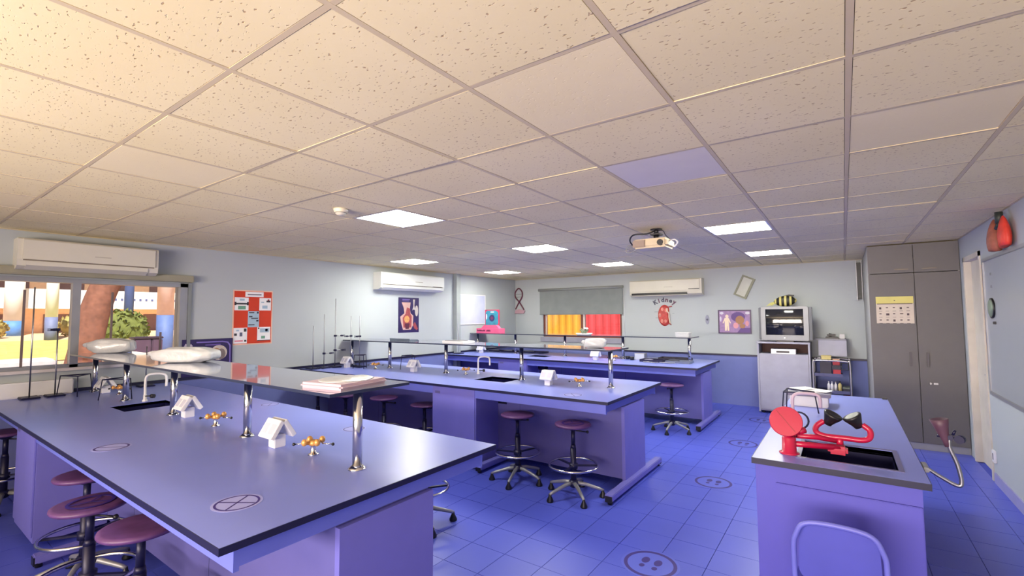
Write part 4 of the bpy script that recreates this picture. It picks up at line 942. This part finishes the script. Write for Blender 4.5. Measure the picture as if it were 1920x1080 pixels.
# retort stands
def retort(label, x, y, h, clamp=None, boss=None, rz=0.):
    t = thing('retort_stand', label, 'retort stand', (x, y, BT), 'retort stands along the left wall')
    R = Matrix.Translation((x, y, BT)) @ Matrix.Rotation(rz, 4, 'Z')
    MB(NAVY).box(-.085, .085, -.068, .068, 0, .018, .005, M=R).build('base', t)
    MB(STEEL).cyl((x, y, BT+.018), (x, y, BT+h), .006, seg=10).build('rod', t)
    for c in (clamp or []):
        z_, dy, L_ = c
        MB(STEEL).cyl((x, y, BT+z_), (x+.02, y+dy*L_, BT+z_), .005, seg=8).use(NAVY).box(x-.015, x+.015, y-.016, y+.016, BT+z_-.014, BT+z_+.014).blob((x+.02, y+dy*L_, BT+z_), (.018, .03, .014), u=10, v=8).box(x+.01, x+.03, y+dy*L_, y+dy*(L_+.05), BT+z_+.004, BT+z_+.012).box(x+.01, x+.03, y+dy*L_, y+dy*(L_+.05), BT+z_-.012, BT+z_-.004).build('clamp', t)
retort('short retort stand, first of the row at the wall end of the middle bench', -6.45, 3.98, .64)
retort('retort stand with a low clamp, second in the row from the window', -6.42, 4.14, .81, [(.22, 1, .1)])
retort('tallest retort stand with two clamps', -6.38, 4.3, 1.05, [(.48, 1, .1), (.26, 1, .12)])
retort('retort stand with a high clamp left of the twin pair', -6.31, 4.53, .78, [(.47, -1, .08)])
retort('thin retort stand, rightmost of the twin pair by the wall', -6.09, 4.53, .78, [(.47, -1, .06)])
retort('retort stand against the window pane at the far left of the front bench', -6.45, 1.02, 1.08)
retort('retort stand against the window beside the black tripod', -6.45, 1.2, .67, [(.66, -1, .03)])
retort('thin retort stand on the rear bench beside the grey pier', -6.45, 7.2, .62)
retort('retort stand in front of the window near the skull poster', -6.47, 1.95, .45)

# white box on the window bench
t = thing('balance_box', 'low white equipment box at the far left of the front bench', 'box', (-6.58, 1.07, BT))
MB(WHITE).box(-6.61, -6.545, .78, 1.36, BT, BT+.15, .01).build('body', t)
# polythene bags and trays on the shelves
SZ = 1.3
def bag(label, x, y, rad, rz, name='plastic_bag', m_=POLY, cat='bag', z=SZ, seedv=1, tail=True):
    rnd = random.Random(seedv); ph = [rnd.uniform(0, 6) for _ in range(6)]
    def fn(p):
        w = 1+.07*sin(5*p.x+ph[0])*cos(4*p.z+ph[1])+.05*sin(9*p.y+ph[2]+3*p.x)
        sx = math.copysign(abs(p.x)**.55, p.x); sy = math.copysign(abs(p.y)**.6, p.y); sz_ = math.copysign(abs(p.z)**.7, p.z)
        return Vector((sx*w, sy*w, max(sz_*w, -.98)))
    t = thing(name, label, cat, (x, y, z), 'white plastic bags on the shelves')
    R = Matrix.Rotation(rz, 4, 'Z')
    MB(m_).blob((x, y, z+rad[2]*.98), rad, fn, 28, 18, M=R).build('bag', t)
    if tail:
        e = R @ Vector((-rad[0]*1.0, 0, 0))
        MB(m_).blob((x+e.x*1.08, y+e.y*1.08, z+rad[2]*1.2), (rad[0]*.22, rad[1]*.4, rad[2]*.35), lambda p: Vector((p.x, p.y*(1+.4*sin(7*p.z)), p.z)), 12, 8, M=R).build('knotted_end', t)
bag('white plastic roll on the shelf end in front of the window', -6.4, 1.63, (.2, .09, .075), 1.0, seedv=2)
bag('long white plastic bag lying on the front shelf over the sink', -4.5, 1.63, (.25, .11, .062), .6, seedv=3)
bag('crumpled clear plastic bag at the aisle end of the middle shelf', -2.3, 4.86, (.12, .09, .055), .4, seedv=5)
t = thing('foam_tray', 'pinkish foam slab wrapped in clear film at the end of the front shelf', 'tray', (-2.2, 1.57, SZ), )
MB(PINKW).box(-.15, .15, -.17, .17, 0, .03, .012, M=Matrix.Translation((-2.22, 1.56, SZ)) @ Matrix.Rotation(.15, 4, 'Z')).build('slab', t)
MB(POLY).blob((-2.22, 1.57, SZ+.031), (.13, .15, .014), lambda p: Vector((p.x*(1+.06*sin(8*p.y)), p.y, max(p.z, 0)*(1+.3*sin(5*p.x+2*p.y)))), 24, 12).build('film', t)
# second shelf: flat white pad
t = thing('paper_pad', 'flat white pad on the middle shelf left of its centre', 'pad', (-4.35, 4.85, SZ))
MB(WHITE).box(-.2, .2, -.12, .12, 0, .03, .006, M=Matrix.Translation((-4.35, 4.85, SZ))).build('pad', t)
MB(GREYFR).box(-.16, .12, -.1, .06, .03, .038, M=Matrix.Translation((-4.35, 4.85, SZ))).build('top_sheet', t)
t = thing('paper_pad', 'dark grey tray on the middle shelf below the torso poster', 'pad', (-5.5, 4.88, SZ))
MB(mat('slate tray', (96, 108, 124), .5)).box(-5.72, -5.28, 4.8, 4.98, SZ, SZ+.02, .004).box(-5.72, -5.28, 4.8, 4.81, SZ+.02, SZ+.035).build('tray', t)
# third shelf: specimen dish, box, display
t = thing('specimen_dish', 'white dish with a green and grey specimen on the rear shelf before the window', 'dish', (-4.0, 7.98, SZ))
MB(WHITE).lathe([(0, 0), (.13, 0), (.16, .03), (.155, .032), (.12, .012), (0, .012)], (-4.0, 7.98, SZ), 28).build('dish', t)
m = MB(mat('leaf grey green', (128, 140, 118), .6))
for k in range(9):
    a_ = k*.75; m.tube([(-4.0+.02*cos(a_), 7.98+.02*sin(a_), SZ+.012), (-4.0+.06*cos(a_), 7.98+.05*sin(a_), SZ+.07+.01*(k % 3)), (-4.0+.09*cos(a_+.3), 7.98+.07*sin(a_+.3), SZ+.09+.012*(k % 4))], [.012, .016, .004], 7)
m.build('foliage', t)
MB(WHITE).blob((-3.95, 7.96, SZ+.12), (.05, .04, .022), u=14, v=8).use(BLACK).blob((-3.95, 7.925, SZ+.1), (.014, .01, .014), u=8, v=6).build('white_cap', t)
t = thing('clear_box', 'small translucent white box at the aisle end of the rear shelf', 'box', (-2.2, 8.0, SZ))
MB(POLY).box(-2.3, -2.08, 7.93, 8.1, SZ, SZ+.06, .008).build('body', t); MB(WHITE).box(-2.305, -2.075, 7.925, 8.105, SZ+.06, SZ+.072, .004).build('lid', t)
t = thing('display_board', 'teal and red picture board standing in a pink base on the rear shelf', 'display', (-6.1, 7.95, SZ))
PNK = mat('pink card', (222, 96, 140), .6); PNKD = mat('dark lettering', (84, 20, 60), .6)
MB(PNK).box(-6.48, -5.86, 7.8, 8.0, SZ, SZ+.105, .004).build('base', t)
m = MB(PNKD); rnd = random.Random(11); xx = -6.45
for wl in (9, 5):
    for k in range(wl):
        w_ = rnd.uniform(.015, .024); h_ = rnd.choice((.024, .024, .034)); m.box(xx, xx+w_, 7.7988, 7.7999, SZ+.04, SZ+.04+h_); xx += w_+.004
    xx += .035
tag(m.build('lettering', t), kind='stuff')
MB(PNK).prism([(-6.4, SZ+.1051), (-5.92, SZ+.1051), (-5.98, SZ+.17), (-6.32, SZ+.17)], 7.86, 7.94, 'Y').build('easel', t)
MB(mat('magenta edge', (178, 44, 82), .6)).box(-6.36, -5.98, 7.95, 7.975, SZ+.1051, SZ+.5, .003).build('board', t)
m = MB(mat('teal print', (44, 132, 158), .6, vary=.2, scale=12)); m.flat([(-6.34, SZ+.18), (-6.3, SZ+.15), (-6.06, SZ+.15), (-6.0, SZ+.2), (-6.0, SZ+.44), (-6.06, SZ+.48), (-6.3, SZ+.48), (-6.34, SZ+.44)], 7.9495, 'Y')
m.use(mat('navy print', (44, 44, 92), .6)).flat(ell(-6.17, SZ+.32, .075, .075), 7.949, 'Y'); m.use(mat('plum print', (110, 40, 84), .6)).flat(ell(-6.17, SZ+.32, .035, .035), 7.9485, 'Y')
m.use(PAPER).flat(ell(-6.315, SZ+.35, .016, .06), 7.949, 'Y').flat(ell(-6.16, SZ+.45, .05, .012), 7.949, 'Y'); tag(m.build('print', t), kind='stuff')

# dark trays and clutter on the rear bench
def tray(label, x0, x1, y0, y1, h, m_, rz=0., inner=None):
    t = thing('work_tray', label, 'tray', ((x0+x1)/2, (y0+y1)/2, BT), 'trays on the rear bench')
    m = MB(m_); m.box(x0, x1, y0, y1, BT, BT+.008); m.box(x0, x1, y0, y0+.01, BT+.008, BT+h); m.box(x0, x1, y1-.01, y1, BT+.008, BT+h); m.box(x0, x0+.01, y0+.01, y1-.01, BT+.008, BT+h); m.box(x1-.01, x1, y0+.01, y1-.01, BT+.008, BT+h); m.build('tray', t)
    MB(inner or GREYFR).box(x0+.03, x0+(x1-x0)*.45, y0+.03, y1-.04, BT+.008, BT+.03, .004).build('divider', t)
tray('black tray behind the rear bench sink', -5.6, -5.0, 8.12, 8.35, .03, NAVY)
tray('black tray on the rear bench under the looped ribbon', -6.0, -5.68, 8.05, 8.3, .03, NAVY)
tray('dark tray at the left end of the rear bench near the pink base', -6.35, -6.05, 8.05, 8.3, .025, NAVY)
tray('dark tray with grey inserts beside the white box on the rear bench', -2.78, -2.4, 7.55, 7.78, .04, NAVY, inner=mat('lilac insert', (170, 164, 190), .5))
tray('grey tray of parts under the aisle end post of the rear bench', -2.36, -1.98, 7.55, 7.8, .035, mat('steel grey tray', (108, 116, 140), .5), inner=DKC)
tray('dark tray of pale parts at the back of the rear bench aisle end', -2.6, -2.1, 7.95, 8.2, .045, DKC, inner=mat('pale insert', (196, 190, 206), .5))
t = thing('supply_box', 'small pale box among the dark trays on the rear bench', 'box', (-2.88, 7.9, BT))
MB(mat('pale blue box', (206, 214, 230), .5)).box(-2.97, -2.8, 7.83, 7.98, BT, BT+.1, .006).build('body', t); MB(WHITE).box(-2.972, -2.798, 7.828, 7.982, BT+.1, BT+.108, .002).build('lid', t)
for k, (x, y, lb) in enumerate(((-3.1, 7.85, 'black rubber bung on the rear bench, left of the pale box'), (-2.99, 7.76, 'black rubber bung touching the pale box on the rear bench'))):
    tag(MB(BLACK).lathe([(0, 0), (.03, 0), (.034, .02), (.04, .045), (.036, .052), (0, .052)], (x, y, BT), 18).build('rubber_bung', None, (x, y, BT)), lb, 'bung', 'black bungs on the rear bench')
for k, (x, y) in enumerate(((-2.55, 7.42), (-2.3, 7.46))):
    tag(MB(STEEL).tube([(x-.12, y, BT+.012), (x-.05, y+.03, BT+.012), (x+.03, y-.02, BT+.012), (x+.1, y+.02, BT+.012), (x+.12, y, BT+.012)], .008, 8, smooth_path=5).build('test_lead', None, (x, y, BT)), ('grey coiled lead in front of the dark tray on the rear bench', 'grey coiled lead nearest the aisle post on the rear bench')[k], 'cable', 'leads on the rear bench')

# round stickers on the worktops
def sticker(label, x, y, z, r, rz, bars, name='round_sticker', grp='round stickers on the benches', bold=1.):
    t = thing(name, label, 'sticker', (x, y, z), grp)
    MB(STICKW).lathe([(0, .0003), (r*1.12, .0003), (r*1.12, .0008), (0, .0008)], (x, y, z), 40, smooth=False).build('film', t)
    m = MB(STICK).ring((x, y, z+.0009), r, r*(1-.13*bold), .0004, 44)
    for a_ in bars: m.box(-r*.88, r*.88, -r*.05*bold, r*.05*bold, .0009, .0013, M=Matrix.Translation((x, y, z)) @ Matrix.Rotation(a_+rz, 4, 'Z'))
    m.build('symbol', t)
sticker('round sticker with a cross at the near corner of the front bench', -2.09, .96, BT, .085, .2, (.4, 1.97), bold=.8)
sticker('round sticker with a slash at the window side of the front bench', -3.6, .93, BT, .085, .2, (.6,))
sticker('ring sticker behind the tall post on the front bench', -2.78, 2.03, BT, .07, .2, (), bold=.7)
sticker('faint ring sticker at the far edge of the front bench by the third post', -4.17, 2.17, BT, .07, .2, (2.2,), bold=.6)
sticker('faint sticker at the aisle corner of the middle bench', -2.17, 4.07, BT, .085, .2, (.5, 2.1), bold=.7)
# floor stickers with footprints
for k, (y, lb) in enumerate(((3.17, 'footprint floor sticker nearest the camera, at the bottom edge'), (5.03, 'footprint floor sticker level with the middle bench end'), (6.72, 'footprint floor sticker third along the aisle, left of the eyewash bench'), (8.34, 'footprint floor sticker farthest down the aisle near the television'))):
    x = -1.125
    t = thing('floor_sticker', lb, 'sticker', (x, y, 0), 'footprint stickers along the aisle')
    MB(mat('floor film', (88, 100, 208), .4, vary=.02)).lathe([(0, .0003), (.19, .0003), (.19, .0009), (0, .0009)], (x, y, 0), 44, smooth=False).build('film', t)
    MB(STICK).ring((x, y, .001), .172, .148, .0004, 48).build('ring', t)
    for s_ in (-1, 1):
        m = MB(STICK)
        for (oy, a_, b_) in ((.035, .026, .042), (-.045, .018, .022)):
            m.prism([(x+s_*.042+a_*cos(u*pi/8), y+oy+b_*sin(u*pi/8)) for u in range(16)], .001, .0014)
        m.build('footprint', t)

# ------------------------------------------------------------------ eyewash on the right bench
t = thing('eyewash_station', 'red eyewash with two black cups over the right bench sink', 'eyewash', (-.27, 3.02, BT))
MB(RED).lathe([(0, 0), (.05, 0), (.05, .006), (.036, .01), (.034, .085), (.026, .095), (0, .095)], (-.275, 3.035, BT), 24).build('mount', t)
MB(RED).tube([(-.275, 3.035, BT+.055), (-.19, 3.07, BT+.05), (-.03, 3.15, BT+.04)], .016, 14).tube([(-.25, 3.08, BT+.09), (-.15, 3.13, BT+.085), (-.06, 3.17, BT+.07)], .014, 12).box(-.1, -.01, 3.115, 3.185, BT+.005, BT+.05, .012).build('supply_pipe', t)
MB(RED).cyl((-.045, 3.17, BT+.03), (-.045, 3.17, BT+.1), .017).tube([(-.115, 3.2, BT+.165), (-.15, 3.19, BT+.135), (-.152, 3.175, BT+.105), (-.11, 3.165, BT+.09), (-.02, 3.165, BT+.09), (.055, 3.165, BT+.09), (.088, 3.175, BT+.105), (.09, 3.19, BT+.14), (.06, 3.2, BT+.165)], .0145, 14, smooth_path=6).build('spray_tube', t)
for (x, tilt) in ((-.1, .5), (.045, -.5)):
    M_ = Matrix.Translation((x, 3.2, BT+.15)) @ Matrix.Rotation(tilt, 4, 'Y') @ Matrix.Rotation(.15, 4, 'X')
    MB(BLACK).lathe([(0, 0), (.02, 0), (.026, .02), (.045, .058), (.047, .068), (.03, .07), (0, .06)], seg=22, M=M_).build('spray_cup', t)
MB(RED).lathe([(0, 0), (.078, 0), (.081, .004), (.078, .008), (0, .008)], seg=40, smooth=False, M=Matrix.Translation((-.285, 3.02, BT+.175)) @ Matrix.Rotation(radians(72), 4, 'X') @ Matrix.Rotation(.1, 4, 'Y')).build('push_paddle', t)
MB(mat('rib shade', (150, 18, 50), .4)).box(-.002, .002, -.07, .07, .0081, .0105, M=Matrix.Translation((-.285, 3.02, BT+.175)) @ Matrix.Rotation(radians(72), 4, 'X') @ Matrix.Rotation(.1, 4, 'Y') @ Matrix.Rotation(.7, 4, 'Z')).build('paddle_rib', t)
MB(CHROME).cyl((-.25, 3.06, BT+.09), (-.25, 3.06, BT+.14), .014, seg=12).use(BLACK).blob((-.265, 3.03, BT+.115), (.024, .02, .02), u=12, v=8).use(RED).cyl((-.23, 3.05, BT+.12), (-.2, 3.07, BT+.13), .017, seg=12).build('ball_valve', t)
# hose with black ring valve on the same bench
tag(MB(NAVY).tube([(-.27+.055*cos(k*pi/10), 3.66+.02*sin(k*pi/10), BT+.065+.05*sin(k*pi/10)) for k in range(20)], .006, 8, True).cyl((-.27, 3.66, BT), (-.27, 3.66, BT+.016), .02, seg=12).build('ring_clamp', None, (-.27, 3.66, BT)), 'upright black wire ring on the right bench behind the red disc', 'clamp')
t = thing('lab_tray', 'white box with loose papers behind the tap on the right bench', 'box', (-.25, 4.85, BT))
MB(WHITE).box(-.4, -.13, 4.62, 4.9, BT, BT+.085, .006).build('body', t)
MB(mat('box lid grey', (120, 116, 140), .5)).box(-.42, -.11, 4.6, 4.92, BT+.0855, BT+.11, .004).build('lid', t)
for k, (x, y, a_) in enumerate(((-.26, 4.74, .5), (-.2, 4.78, -.4), (-.31, 4.8, .9))):
    MB(PAPER).box(-.09, .09, -.06, .06, 0, .004, M=Matrix.Translation((x, y, BT+.1105+.006*k)) @ Matrix.Rotation(a_, 4, 'Z') @ Matrix.Rotation(.03, 4, 'X')).build('paper_sheet', t)
tag(MB(BLACK).box(.25, .29, 5.36, 5.4, BT, BT+.016, .004).build('corner_clip', None, (.27, 5.38, BT)), 'tiny black block on the far right corner of the right bench', 'clip')
# swivel drench hose on the bench side
t = thing('drench_hose', 'bent hose with black valve and brown funnel beside the right bench', 'hose', (.3, 3.2, .85))
MB(GREYFR).box(.2945, .32, 3.14, 3.26, .872, .896, .004).build('bracket', t)
MB(STEEL).tube([(.31, 3.2, .884), (.36, 3.2, .85), (.425, 3.2, .815), (.442, 3.2, .835), (.43, 3.2, .92), (.405, 3.2, 1.0), (.408, 3.2, 1.05)], .009, 10, smooth_path=6).build('hose', t)
MB(NAVY).box(.395, .42, 3.185, 3.215, 1.035, 1.06, .004).cyl((.36, 3.2, 1.05), (.44, 3.2, 1.045), .007, seg=8).cyl((.44, 3.185, 1.042), (.452, 3.215, 1.042), .02, seg=14).cyl((.42, 3.2, 1.06), (.43, 3.2, 1.085), .006, seg=8).build('valve', t)
MB(mat('brown funnel', (84, 56, 76), .5)).lathe([(0, 0), (.01, 0), (.014, .03), (.03, .1), (.038, .135), (.034, .137), (0, .1)], seg=20, M=Matrix.Translation((.398, 3.2, 1.0)) @ Matrix.Rotation(-.2, 4, 'Y')).build('funnel', t)

# ------------------------------------------------------------------ outside the left window
SAND = mat('dry ground', (226, 186, 150), .9, vary=.1, scale=.8)
LAWN = mat('dry lawn', (206, 190, 110), .9, vary=.15, scale=2)
def ground_z(x): return -.3 if x > -9 else -.3+(-9-x)*.033
m = MB(SAND); P = [(XL-T-.02, -.3), (-9, -.3), (-20, ground_z(-20)), (-60, ground_z(-60))]
ya, yb = -40, 60
vsA = [[m.bm.verts.new((x, y, z)) for (x, z) in P] for y in (ya, yb)]
m._tag([m.bm.faces.new((vsA[0][i], vsA[0][i+1], vsA[1][i+1], vsA[1][i])) for i in range(3)])
struct('ground', m)
m = MB(SAND).box(XL-T-.02, 30, YF+T+.02, 60, -.5, -.3).box(XL-T-.02, 30, -40, YB-T-.02, -.5, -.3).box(XR+T+.02, 30, YB-T-.02, YF+T+.02, -.5, -.3); struct('ground', m)
m = MB(LAWN); pts = [(-23, -10), (-23, 30), (-34, 30), (-34, -10)]
m._tag([m.bm.faces.new([m.bm.verts.new((x, y, ground_z(x)+.03)) for x, y in pts])]); struct('lawn', m)
struct('roof', MB(mat('roof sheet', (150, 150, 150), .7)).box(XL-T-.1, XR+T+.1, YB-T-.1, YF+T+.1, HT+.001, HT+.12))
# tree trunk
t = thing('tree', 'thick leaning brown tree trunk outside the left window', 'tree', (-11.6, 2.75, -.2))
BARK = mat('bark', (140, 92, 74), .9, vary=.25, scale=9, bump=.6, bscale=12)
MB(BARK).tube([(-11.6, 2.44, -.35), (-11.6, 2.5, .6), (-11.6, 2.58, 1.3), (-11.6, 2.68, 1.9), (-11.6, 2.86, 2.5), (-11.5, 3.15, 3.4), (-11.3, 3.6, 4.8)], [.4, .28, .24, .23, .22, .2, .16], 16, smooth_path=4).build('trunk', t)
MB(BARK).tube([(-11.6, 2.95, 2.75), (-11.8, 2.6, 3.5), (-12.1, 2.0, 4.5)], [.16, .14, .1], 12, smooth_path=4).build('bough', t)
m = MB(mat('tree leaves', (96, 104, 58), .7, vary=.3, scale=5)); rnd = random.Random(4)
for k in range(420):
    c = Vector((-11.5+rnd.gauss(0, 1.5), 3.2+rnd.gauss(0, 1.7), 5.8+rnd.gauss(0, .7))); a_ = Vector((rnd.uniform(-1, 1), rnd.uniform(-1, 1), rnd.uniform(-.6, .6))).normalized()*.2; b_ = a_.orthogonal().normalized()*.1
    m._tag([m.bm.faces.new([m.bm.verts.new(c+v) for v in (a_, b_, -a_, -b_)])])
tag(m.build('foliage', t), kind='stuff')
# school block
bz = ground_z(-40)-.1
t = thing('school_building', 'two storey peach and white school block seen through the left window', 'building', (-41, 9, bz))
PEACH = mat('peach render', (250, 214, 178), .8, vary=.06); WR = mat('white render', (240, 238, 238), .8, vary=.02); DWIN = mat('dim window', (120, 92, 92), .4)
MB(PEACH).box(-44, -41.5, -8, 32, bz, 2.45).build('ground_wall', t); MB(PEACH).box(-44, -41.5, -8, 32, 2.45, 6.5).build('upper_wall', t)
MB(WR).box(-41.5, -40, -8, 32, 2.3, 2.5).build('walkway_slab', t); MB(WR).box(-40.15, -40, -8, 32, 2.5, 3.5).build('parapet', t); MB(WR).box(-44.2, -39.8, -8, 32, 5.1, 5.4).build('roof_slab', t)
for k in range(14):
    y = -6+k*2.6; f_ = MB(DWIN).box(-41.5, -41.45, y, y+1.3, bz+.0, 1.95).build('window', t)
    MB(DWIN).box(-41.5, -41.45, y+.3, y+1.9, 3.4, 4.3).build('window', t)
BLUP = mat('blue paint', (92, 142, 214), .6); BLUG = mat('grey blue paint', (120, 128, 168), .6)
for (x, y, r_, bh, m_) in ((-39.3, 5.4, .42, 1.55, BLUP), (-34, 6.05, .25, 1.75, BLUG), (-39.3, 2.0, .42, 1.5, BLUP), (-39.3, 14.6, .42, 1.5, BLUP), (-39.3, 19.5, .42, 1.5, BLUP)):
    gz = ground_z(x)-.05
    c_ = MB(WR).cyl((x, y, bh), (x, y, 5.1), r_, seg=20).build('column', t); MB(m_).cyl((x, y, gz), (x, y, bh), r_*1.02, seg=20).build('painted_base', c_)
m = MB(mat('blue marks', (90, 100, 150), .6))
for k in range(16): m.box(-39.995, -39.98, 9.8+k*.34, 9.93+k*.34, 2.85, 3.0)
tag(m.build('parapet_pattern', t), kind='stuff')
m = MB(mat('rose panel', (214, 140, 136), .6))
for k in range(10): m.box(-41.45, -41.4, -5+k*2.6, -4.2+k*2.6, 4.35, 4.9)
tag(m.build('upper_grilles', t), kind='stuff')
# near pillar
t = thing('garden_pillar', 'round pillar, blue below and white above, right of the tree', 'pillar', (-21, 6.9, 0))
MB(mat('slate blue paint', (96, 118, 176), .6)).cyl((-21, 6.86, ground_z(-21)-.1), (-21, 6.86, 1.78), .27, seg=24).build('painted_base', t)
MB(mat('pinkish white', (236, 206, 200), .7)).cyl((-21, 6.86, 1.78), (-21, 6.86, 6), .268, seg=24).build('shaft', t)
t = thing('garden_pillar', 'slim slate blue post in front of the school parapet', 'pillar', (-30, 8.2, 0))
MB(mat('dark blue paint', (74, 88, 140), .6)).cyl((-30, 8.2, ground_z(-30)-.1), (-30, 8.2, 6), .2, seg=16).build('shaft', t); MB(WR).cyl((-30, 8.2, ground_z(-30)-.1), (-30, 8.2, .9), .24, seg=16).build('base', t)
# shrubs
def shrub(label, x, y, z, rad, colr, n, seedv):
    t = thing('shrub', label, 'shrub', (x, y, z), 'shrubs in the school yard'); rnd = random.Random(seedv)
    MB(colr).blob((x, y, z+rad[2]*.9), (rad[0]*.8, rad[1]*.8, rad[2]*.85), lambda p: p*(1+.12*sin(6*p.x+seedv)*cos(7*p.y)), 14, 10).build('core', t)
    m = MB(colr)
    for k in range(n):
        d_ = Vector((rnd.gauss(0, 1), rnd.gauss(0, 1), rnd.gauss(0, 1))).normalized(); c = Vector((x+d_.x*rad[0]*.9, y+d_.y*rad[1]*.9, z+rad[2]*.9+d_.z*rad[2]*.95))
        a_ = Vector((rnd.uniform(-1, 1), rnd.uniform(-1, 1), rnd.uniform(-1, 1))).normalized()*.14; b_ = a_.orthogonal().normalized()*.07
        m._tag([m.bm.faces.new([m.bm.verts.new(c+v) for v in (a_, b_, -a_, -b_)])])
    tag(m.build('leaves', t), kind='stuff')
G1 = mat('shrub green', (112, 120, 56), .8, vary=.25, scale=5); G2 = mat('dry shrub', (170, 156, 92), .8, vary=.25, scale=4)
shrub('broad green shrub right of the tree trunk', -27, 7.15, ground_z(-27), (.7, 1.15, .95), G1, 260, 1)
shrub('clipped dry shrub at the left edge of the yard', -37, 2.2, ground_z(-37), (.7, .9, .55), G2, 120, 2)
shrub('clipped dry shrub between the white columns of the yard', -37, 4.2, ground_z(-37), (.7, .8, .55), G2, 120, 3)
shrub('olive shrub beside the tree trunk at its left', -37, 7.6, ground_z(-37), (.7, .8, .7), G2, 120, 5)
# planter wall, bin, white seat
tag(MB(mat('beige kerb', (226, 190, 150), .8)).box(-24.5, -24, 4.9, 9.5, ground_z(-24)-.1, ground_z(-24)+.62, .03).build('garden_wall', None, (-24.2, 7, 0)), 'low beige garden wall behind the dark bin', 'wall')
t = thing('litter_bin', 'dark double waste bin in front of the garden wall', 'bin', (-19, 5.7, ground_z(-19)))
g_ = ground_z(-19)
MB(mat('bin dark', (84, 62, 84), .6)).box(-19.3, -18.8, 5.32, 5.78, g_, g_+.95, .03).box(-19.3, -18.8, 5.8, 6.1, g_, g_+.95, .03).build('body', t); MB(mat('bin lid', (60, 44, 60), .5)).box(-19.33, -18.77, 5.3, 6.12, g_+.951, g_+1.02, .02).build('lid', t)
t = thing('garden_bench', 'white concrete bench outside at the left edge of the window', 'bench', (-10.5, 1.3, -.3))
g_ = ground_z(-10.5)
MB(mat('white concrete', (206, 198, 204), .8)).box(-10.9, -10.3, -.6, 1.92, g_+1.05, g_+1.28, .03).build('seat', t)
for y in (-.2, 1.6): MB(mat('pinkish concrete', (206, 180, 184), .8)).box(-10.8, -10.4, y, y+.25, g_, g_+1.05, .02).build('leg', t)
MB(mat('pinkish concrete', (206, 180, 184), .8)).box(-10.85, -10.78, -.6, 1.8, g_, g_+1.049).build('back_slab', t)
# coloured panels beyond the far window
for (a, b, c_, lb) in ((-11.0, -6.63, (252, 196, 70), 'yellow corrugated sheet fence behind the far window'), (-6.58, -3.2, (240, 84, 96), 'red corrugated sheet fence behind the far window')):
    m = MB(mat('sheet %d' % c_[1], c_, .6, vary=.05, scale=2)); n_ = int((b-a)/.06)
    pts = [(a+(b-a)*k/n_, 13.0+(.012 if (k//2) % 2 else 0)) for k in range(n_+1)]
    pts = pts+[(x, y+.004) for x, y in reversed(pts)]
    m.prism(pts, -.3, 3.1)
    tag(m.build('sheet_fence', None, ((a+b)/2, 13, 0)), lb, 'fence', 'coloured fence sheets')
